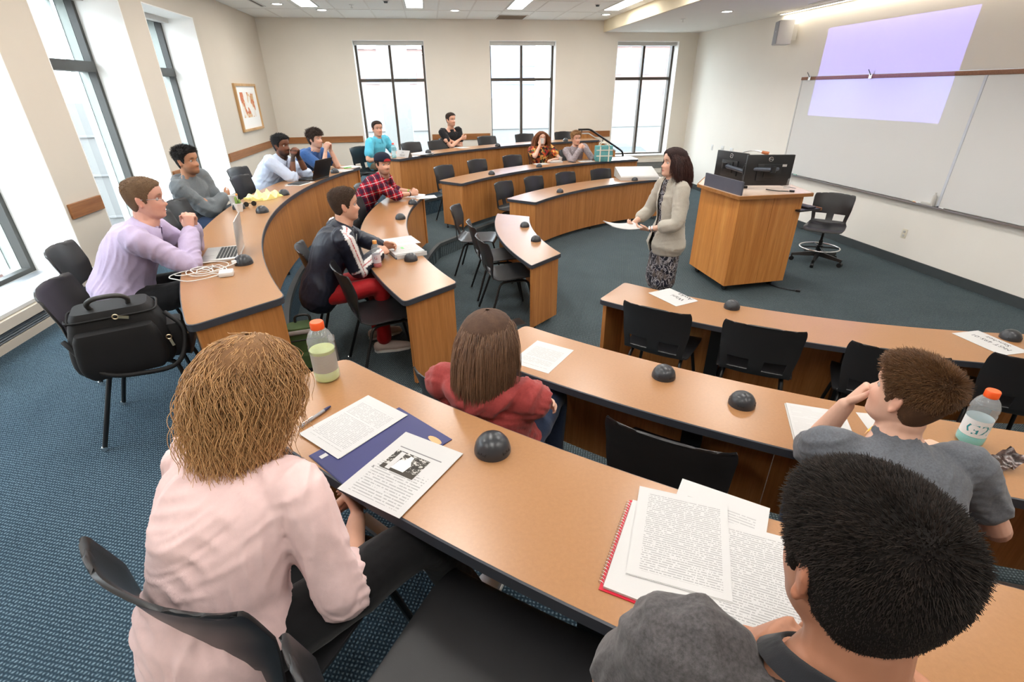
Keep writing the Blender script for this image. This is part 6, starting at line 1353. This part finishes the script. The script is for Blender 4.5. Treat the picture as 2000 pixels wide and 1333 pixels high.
# 1 the lecturer
f = 186; F, R = fdv(f); pel = V3(2.08, 4.22, 0)
arms = {-1: dict(w=pel+F*.235-R*.075+ZV*.985, pole=-R*.9-F*.5-ZV*.6, d=F*.85+R*.45+ZV*.05, n=ZV*.8+R*.5, curl=.35, thumb=.7), 1: dict(w=pel+F*.27+R*.16+ZV*.985, pole=R*.8-F*.6-ZV*.6, d=F*.75-R*.6+ZV*.08, n=ZV*.8-R*.5, curl=.45, thumb=.8)}
c = person('person', 'woman with a dark bob in a beige linen jacket standing with papers', pel, f, 0, pel+F*.03+ZV*1.525, (-8, 4), arms=arms, skin=sk('lecturer', PALE, rgb(176, 96, 92), HB[0]), female=True, seated=False, vox=.0055, sh_w=.165, build=.92, hs=.96,
    hair=dict(style='long', kind='long', top=.020, side=.016, n=2600, len=.255, r=.0019, K=14, out=.007, part=.025, wave=.04, face_x=.064, face_y=.06, neck=.066, vol=.6), hair_m=hair_mat('hair_dark_auburn', rgb(44, 24, 22), rgb(78, 46, 40)),
    shirt=[dict(m=M['animal'], sleeve=0, ease=.006, name='dress', neck=.95, neck_r=.085, hem=-.3), dict(m=M['cloth_linen'], sleeve=.86, ease=.016, arm=-.001, name='jacket', hem=-.12, flare=.045, open=(.03, .05), off=.01, gap=.75, neck_r=.092, fold=.003, cuff=M['cloth_linen'], collar=M['cloth_linen'], collar_z=-.034, neck=.955)],
    legs_m=M['animal'], skirt=.46, head_s=.97, shoe_m=M['black'])
t0 = c['t']; Sh, E, W, A = c['arm'][-1]; u = unit(W-E)
for k, (o_, m_) in enumerate(((-.012, M['chrome']), (-.034, M['alu']))): mk('bracelet', G().tube([W+u*(o_-.006), W+u*(o_+.006)], .0285, 18), m_, t0, 40)
pp = pel+F*.44+R*.03+ZV*1.0
t = thing('paper_stack', tuple(pp), 'sheets of white paper held by the standing woman', 'papers'); g = G()
ru, rv = unit(F*.93+ZV*.10), unit(R*.98+ZV*.02); Rr = [[tuple(ru*(.15*x)+rv*y+ZV*(.02*x*x)) for x in np.linspace(-1, 1, 9)] for y in (-.105, .105)]; g.rings(Rr, False, False)
o = mk('sheet', g, M['paper'], t, True); o2 = mk('sheet', G().merge(g).move((.004, .003, .003)), M['paper'], t, True)
# 2 lavender shirt
f = 14; pel = (-1.94, 3.14)
c = person('person', 'man with short fair hair and glasses in a lavender shirt by the laptop', pel, f, TC, (-1.67, 3.22, 1.555), (0, -4), arms={1: dict(w=(-1.53, 3.33, 1.335), pole=(.4, -.6, -1), d=(.05, .25, 1), n=(.3, 1, 0), curl=(.7, .75, .8, .85), thumb=.7), -1: dict(w=(-1.55, 3.43, 1.335), pole=(.2, .8, -1), d=(.05, -.2, 1), n=(.3, -1, 0), curl=(.6, .7, .8, .8), thumb=.7)}, skin=sk('lavender', rgb(212, 160, 140), rgb(176, 104, 96), HSB[0]), vox=.005, build=1.12,
    hair=HS(3600, .007, .004, .011, .0011, lump=.1, lift=.35, flow=.9), hair_m=hair_mat('hair_sandy', *HSB), shirt=dict(m=M['cloth_lav'], sleeve=.97, ease=.018, collar=M['cloth_lav'], cuff=M['cloth_lav'], belly=.012, fold=.006, ff=46, hem=-.1), legs_m=M['black_pants'], shoe_m=M['black'], cvox=.008)
g = G()
for s in (-1, 1): g.tube([(s*.033+.021*math.cos(a), .101-.006*abs(math.cos(a)), .004+.015*math.sin(a)) for a in np.linspace(0, 2*PI, 21)], .0013, 6, False); g.tube([(s*.054, .097, .007), (s*.070, .06, .010), (s*.0785, .0, .008), (s*.078, -.02, -.004)], .0013, 6)
g.tube([(-.012, .1, .007), (0, .103, .010), (.012, .1, .007)], .0013, 6); mk('glasses', hl(c, g), M['alu'], c['t'], True)
# 3 grey hoodie
pel = (-2.26, 5.2); f = -10
c = person('person', 'dark haired student in a grey hoodie leaning back with folded arms', pel, f, TC, (-2.2, 5.12, 1.555), (-6, -2), arms=crossed(pel, TC, f, .76), skin=sk('hoodie', OLIVE, rgb(170, 100, 88), HD[0]), beard=.45, hair=HS(1900, .018, .006, .024, .0016, comb=(.1, .3, .2)), hair_m=hair_mat('hair_near_black', *HD),
    shirt=dict(m=M['cloth_greyhood'], sleeve=.97, ease=.022, hood=True, name='hoodie', fold=.005), legs_m=M['denim'], shoe_m=M['black'])
# 4 pale blue shirt
pel = (-2.1, 6.66); f = -22
c = person('person', 'bearded man in a pale blue shirt holding clasped hands to his mouth', pel, f, TC, (-1.76, 6.62, 1.54), (-6, -4), arms=clasp((-1.60, 6.58, 1.47), f, 1.4), skin=sk('paleblue', BROWNS, rgb(120, 66, 56), HD[0]), beard=.8, build=1.1, hair=HS(1200, .016, .009, .020, .0018), hair_m=hair_mat('hair_black', rgb(14, 13, 14), rgb(32, 30, 30)),
    shirt=dict(m=M['cloth_paleblue'], sleeve=.62, ease=.02, collar=M['cloth_paleblue'], belly=.015, hem=-.1), legs_m=M['dark_pants'], shoe_m=M['black'])
# 5 blue tee
pel = (-1.86, 7.56); f = -28
c = person('person', 'young man in a blue T-shirt with clasped hands beside the black laptop', pel, f, TC, (-1.53, 7.42, 1.545), (4, -2), arms=clasp((-1.36, 7.36, 1.46), f, 1.4), skin=sk('bluetee', PALE, rgb(190, 120, 108), HB[0]), hair=dict(style='fringe', kind='short', top=.018, side=.012, len=.03, n=1200, r=.0024, comb=(0, .5, -.1)), hair_m=hair_mat('hair_dark_brown', *HB), beard=.2,
    shirt=dict(m=M['cloth_blue'], sleeve=.42, ease=.018), legs_m=M['dark_pants'], shoe_m=M['black'])
# 6 turquoise polo
pel = (-.95, 9.2); f = -36; F, R = fdv(f); B = V3(pel[0], pel[1], TC)
c = person('person', 'short haired student in a turquoise polo shirt in front of the left window', pel, f, TC, (-.86, 9.1, 1.55), (-26, 0), arms={1: dict(w=B+F*.26+R*.12+ZV*.64, pole=R-F*.4-ZV*.3, d=F, n=-ZV, curl=.3), -1: dict(w=B+F*.30-R*.08+ZV*.72, pole=-R-F*.3-ZV*.5, d=F+R*.4, n=-ZV, curl=.3)}, skin=sk('polo', FAIR, rgb(190, 116, 104), HB[0]), hair=HS(900, .008, .004, .011, .0018, lift=.4), hair_m=M.setdefault('hair_db', hair_mat('hair_brown_crop', *HB)),
    shirt=dict(m=M['cloth_turq'], sleeve=.46, ease=.02, collar=M['cloth_turq']), legs_m=M['khaki'], shoe_m=M['black'])
# 7 black tee
pel = (.36, 10.26); f = -58
c = person('person', 'tall man in a black V-neck T-shirt with folded arms in the rear row', pel, f, TC, (.40, 10.18, 1.615), (6, 0), arms=crossed(pel, TC, f, .84, .21), skin=sk('blacktee', FAIR, rgb(180, 108, 96), HB[0]), hair=HS(900, .010, .004, .012, .0018, lift=.4), hair_m=M['hair_db'], beard=.25, hs=1.04, build=1.04,
    shirt=dict(m=M['cloth_black'], sleeve=.42, ease=.012, neck=.93), legs_m=M['denim'], shoe_m=M['black'])
# 8 woman drinking
pel = (2.06, 9.82); f = -82; F, R = fdv(f); B = V3(pel[0], pel[1], TB)
c = person('person', 'woman with long wavy hair in an orange floral top drinking from a white cup', pel, f, TB, (2.05, 9.75, 1.285), (0, 6), arms={1: dict(w=(1.99, 9.60, 1.185), pole=R*.8-ZV+F*.1, d=(.2, .15, 1), n=(.6, .7, 0), curl=.5, thumb=.6), -1: dict(w=B+F*.34-R*.10+ZV*.74, pole=-R-ZV*.3-F*.3, d=F*.6+R*.8, n=-ZV, curl=.3)}, skin=sk('floral', PALE, rgb(180, 100, 96), HB[0]), female=True, build=.95,
    hair=dict(style='long', kind='long', top=.016, side=.012, n=1100, len=.50, r=.003, K=16, out=.016, wave=.16, wfreq=30, face_x=.066, neck=.085), hair_m=hair_mat('hair_chestnut', rgb(104, 58, 34), rgb(172, 110, 66)), shirt=dict(m=M['floral'], sleeve=.30, ease=.022, name='blouse', arm=.012), legs_m=M['denim'], shoe_m=M['black'])
mkc('cup', G().lathe([(.026, 0), (.036, .085), (.038, .088), (.034, .088), (.025, .004)], (2.03, 9.585, 1.215), 20), (2.03, 9.585, 1.215), M['white_plastic'], 'white paper cup held to the mouth of the woman in the floral top', 'cup')
# 9 grey sweater
pel = (2.76, 9.90); f = -84; F, R = fdv(f)
c = person('person', 'short haired student in a grey knit sweater resting a hand at the chin', pel, f, TB, (2.71, 9.72, 1.275), (4, -2), arms={1: dict(w=(2.735, 9.52, 1.105), pole=R*.7-ZV-F*.2, d=(.35, .1, .8), n=(.5, .8, 0), curl=.4), -1: dict(w=(2.84, 9.55, 1.12), pole=-R*.9-ZV-F*.2, d=(-.75, .15, .45), n=(-.2, .8, -.5), curl=.4)}, skin=sk('knit', FAIR, rgb(190, 112, 102), HSB[0]), female=True, build=1.0,
    hair=HS(1200, .022, .010, .03, .0022, comb=(.3, .2, .2)), hair_m=hair_mat('hair_dark_blond', *HBL), shirt=dict(m=M['knit'], sleeve=.98, ease=.016, name='sweater', neck_r=.08, neck=.97), legs_m=M['dark_pants'], shoe_m=M['black'])
# 10 plaid shirt
pel = (-.98, 6.46); f = 2
c = person('person', 'man in a red plaid shirt and backwards cap with hands folded on the desk', pel, f, TB, (-.58, 6.30, 1.335), (-58, -3), arms={1: dict(w=(-.30, 6.46, .955), pole=(.1, -.6, -.8), d=(.9, .35, .05), n=(-.1, .9, -.2), curl=.65, thumb=.8), -1: dict(w=(-.30, 6.60, .955), pole=(0, .9, -.7), d=(.9, -.35, .05), n=(0, -.9, -.2), curl=.65, thumb=.8)}, skin=sk('plaid', FAIR, rgb(176, 104, 92), HB[0]), beard=.5, twist=16,
    hair=HS(700, .006, .010, .012, .002), hair_m=M['hair_db'], shirt=dict(m=M['plaid'], sleeve=.66, ease=.02, collar=M['plaid'], fold=.005), legs_m=M['black_pants'], shoe_m=M['black'])
P = head_pts(40, 48, .014); cap = G(); az = np.arctan2(P[..., 0], P[..., 1]); ring = [i for i in range(40) if P[i, 0, 2] > .030]
Rr = [[tuple(P[i, k]+np.array((0, 0, .004))) for k in range(48)] for i in ring]; cap.rings(Rr)
m_cap = plain('navy_cap_cotton', rgb(26, 30, 46), .8, .2); co_ = mk('cap', hl(c, cap), m_cap, c['t'], True)
br = G().rings([[(x, y, .034-.10*(x/.075)**2*.25+dz-.018*((-.10-y)/.07)) for x, y in [(.078*math.cos(a), -.085-.075*math.sin(a)) for a in np.linspace(0, PI, 15)]] for dz in (0, .004)]); mk('cap_bill', hl(c, br), m_cap, co_, 30)
arch = [(.045*math.cos(a), .102+.004, .046+.030*math.sin(a)) for a in np.linspace(0, PI, 12)]; mk('cap_opening', hl(c, G().add(arch, [tuple(range(12))]).move((0, -.001, 0))), plain('red_cap_lining', rgb(176, 36, 44), .8), co_, None)
for s, m_ in ((1, M['black']), (-1, plain('lime_band', rgb(150, 190, 70), .5))):
    Sh, E, W, A = c['arm'][s]; u = unit(W-E); mk('wristband', G().tube([W-u*.035, W-u*.022], .030, 16), m_, c['t'], 40)
# 11 track jacket
pel = (-.92, 3.72); f = 16
c = person('person', 'student in a navy track jacket with white striped sleeves and red trousers', pel, f, TB, (-.66, 3.80, 1.365), (0, -2), arms={1: dict(w=(-.47, 3.90, .965), pole=(-.6, -.8, -.4), d=(.6, .8, .1), n=(-.5, .4, -.6), curl=.6, thumb=.7), -1: dict(w=(-.46, 4.06, .965), pole=(0, 1, -.4), d=(.85, .1, .12), n=(-.1, -.9, -.4), curl=.6, thumb=.8)}, skin=sk('track', FAIR, rgb(186, 112, 100), HB[0]), vox=.0055,
    hair=HS(3000, .011, .004, .015, .0012, lift=.4), hair_m=M.setdefault('hair_mb', hair_mat('hair_mid_brown', rgb(62, 44, 32), rgb(96, 72, 52))), beard=.15, shirt=dict(m=M['track'], sleeve=.96, ease=.024, collar=M['track'], name='track_jacket', stripe=True, fold=.004, hem=-.12), legs_m=M['red_pants'], legs={'len': 1.0}, shoe_m=plain('light_shoe', rgb(206, 190, 180), .6))
mk('drawcord', G().tube([c['Nb']+c['Ft']*.105-c['ax']*.03+c['Rt']*.02, c['Nb']+c['Ft']*.135-c['ax']*.12+c['Rt']*.02], .003, 6), M['white_plastic'], c['t'])
# 12 maroon hoodie
pel = (.19, 1.70); f = 62
c = person('person', 'woman with straight brown hair in a maroon hoodie seen from behind', pel, f, TB, (.145, 1.555, 1.30), (-8, -2), arms=crossed(pel, TB, f, .70, .17), skin=sk('maroon', PALE, rgb(186, 112, 104), HBR[0]), female=True, vox=.0055, build=1.02, sh_w=.17,
    hair=dict(style='long', kind='long', top=.008, side=.007, n=5200, len=.185, r=.0012, K=16, out=.003, wave=.01, jit=.012, face_x=.064, neck=.064, part=0, vol=.3), hair_m=hair_mat('hair_ash_brown', rgb(84, 60, 46), rgb(134, 102, 78), .2), shirt=dict(m=M['cloth_maroon'], sleeve=.98, ease=.024, hood=True, name='hoodie', fold=.007, hem=-.1), legs_m=M['denim'], shoe_m=M['black'], cvox=.008)
# 13 chin-resting student
pel = (1.24, .78); f = 64
c = person('person', 'student in a slate grey T-shirt resting his chin on his fist', pel, f, TB, (1.352, 1.045, 1.275), (40, 4), tilt=(-4, 0), arms={-1: dict(w=(1.335, 1.215, 1.135), pole=(-.1, .3, -1), d=(.42, -.1, .75), n=(.75, -.7, -.1), curl=(.85, .9, .9, .95), thumb=.3), 1: dict(w=(1.72, 1.10, .945), pole=(.3, -.6, -.8), d=(-.3, .9, 0), n=(0, 0, -1), curl=.35)}, skin=sk('chin', PALE, rgb(190, 116, 106), HBR[0]), vox=.0045,
    hair=HS(12000, .011, .004, .026, .0009, comb=(0, .2, .1), flow=1.1, lift=.35, lump=.12), hair_m=hair_mat('hair_light_brown', *HBR), shirt=dict(m=M['cloth_grey2'], sleeve=.40, ease=.013, fold=.005), legs_m=M['denim'], shoe_m=M['black'], cvox=.007)
# 14 foreground man
pel = (.335, .14); f = 56
c = person('person', 'man with cropped black hair in a charcoal T-shirt, largest figure at lower right', pel, f, TC, (.470, .338, 1.588), (27, -10), arms={-1: dict(w=(.475, .452, 1.255), pole=(-1, .4, -1.2), d=(.15, -.35, .9), n=(.3, -.8, -.3), curl=.8, thumb=.3), 1: dict(w=(.72, .42, 1.19), pole=(.6, -1, -.4), d=(-.4, .9, 0), n=(0, 0, -1), curl=.4)}, skin=sk('foreground', rgb(170, 118, 92), rgb(150, 88, 78), HD[0]), vox=.0042, build=1.05,
    hair=HS(17000, .007, .006, .013, .0007, comb=(0, .05, .05), flow=1.0, lift=.5, lump=.08), hair_m=hair_mat('hair_cropped_black', rgb(24, 20, 18), rgb(52, 43, 38), 0, .6, .2), beard=.25, shirt=dict(m=M['cloth_grey'], sleeve=.44, ease=.014, fold=.006, ff=46, neck=.95), legs_m=M['denim'], shoe_m=M['black'], cvox=.007)
R1 = [[tuple(c['Nb']+c['ax']*(h_-.018*math.cos(w))+c['Rt']*math.sin(w)*r_+c['Ft']*math.cos(w)*r_) for w in np.linspace(0, 2*PI, 32, endpoint=False)] for h_, r_ in ((-.018, .104), (-.002, .088), (.006, .080), (.0, .077))]
mk('neckband', G().rings(R1, True, False), M['cloth_black'], c['t'], True)
# 15 pink sweater
pel = (-.57, .80); f = 62
c = person('person', 'woman with wavy blond hair in a pale pink sweater seen from behind', pel, f, TC, (-.435, 1.005, 1.515), (-4, -12), arms={1: dict(w=(-.285, 1.06, 1.04), pole=(.1, -.9, -.35), d=(-.1, 1, .1), n=(-.9, 0, -.3), curl=.5, thumb=.6), -1: dict(w=(-.36, 1.09, 1.04), pole=(-.4, -.8, -.4), d=(.7, .6, 0), n=(.5, -.7, -.3), curl=.5, thumb=.6)}, skin=sk('pink', FAIR, rgb(186, 112, 104), HBL[0]), female=True, vox=.0048, build=.98, sh_w=.155,
    legs={1: dict(k=(-.10, .96, 1.02), a=(.02, 1.12, .53)), -1: dict(k=(-.50, 1.20, 1.02), a=(-.86, 1.10, .54))},
    hair=dict(style='long', kind='long', top=.008, side=.008, n=5200, len=.148, r=.0012, K=18, out=.006, flare=2.2, wave=.20, wfreq=60, jit=.09, face_x=.066, neck=.066, vol=.6), hair_m=hair_mat('hair_dark_blond_wavy', rgb(128, 90, 56), rgb(200, 156, 106), .7), shirt=dict(m=M['cloth_pink'], sleeve=.74, ease=.016, name='sweater', fold=.006, ff=46, hem=-.16, belly=.006, neck_r=.076), legs_m=M['black_pants'], shoe_m=plain('white_canvas_shoe', rgb(232, 232, 236), .8), cvox=.007)
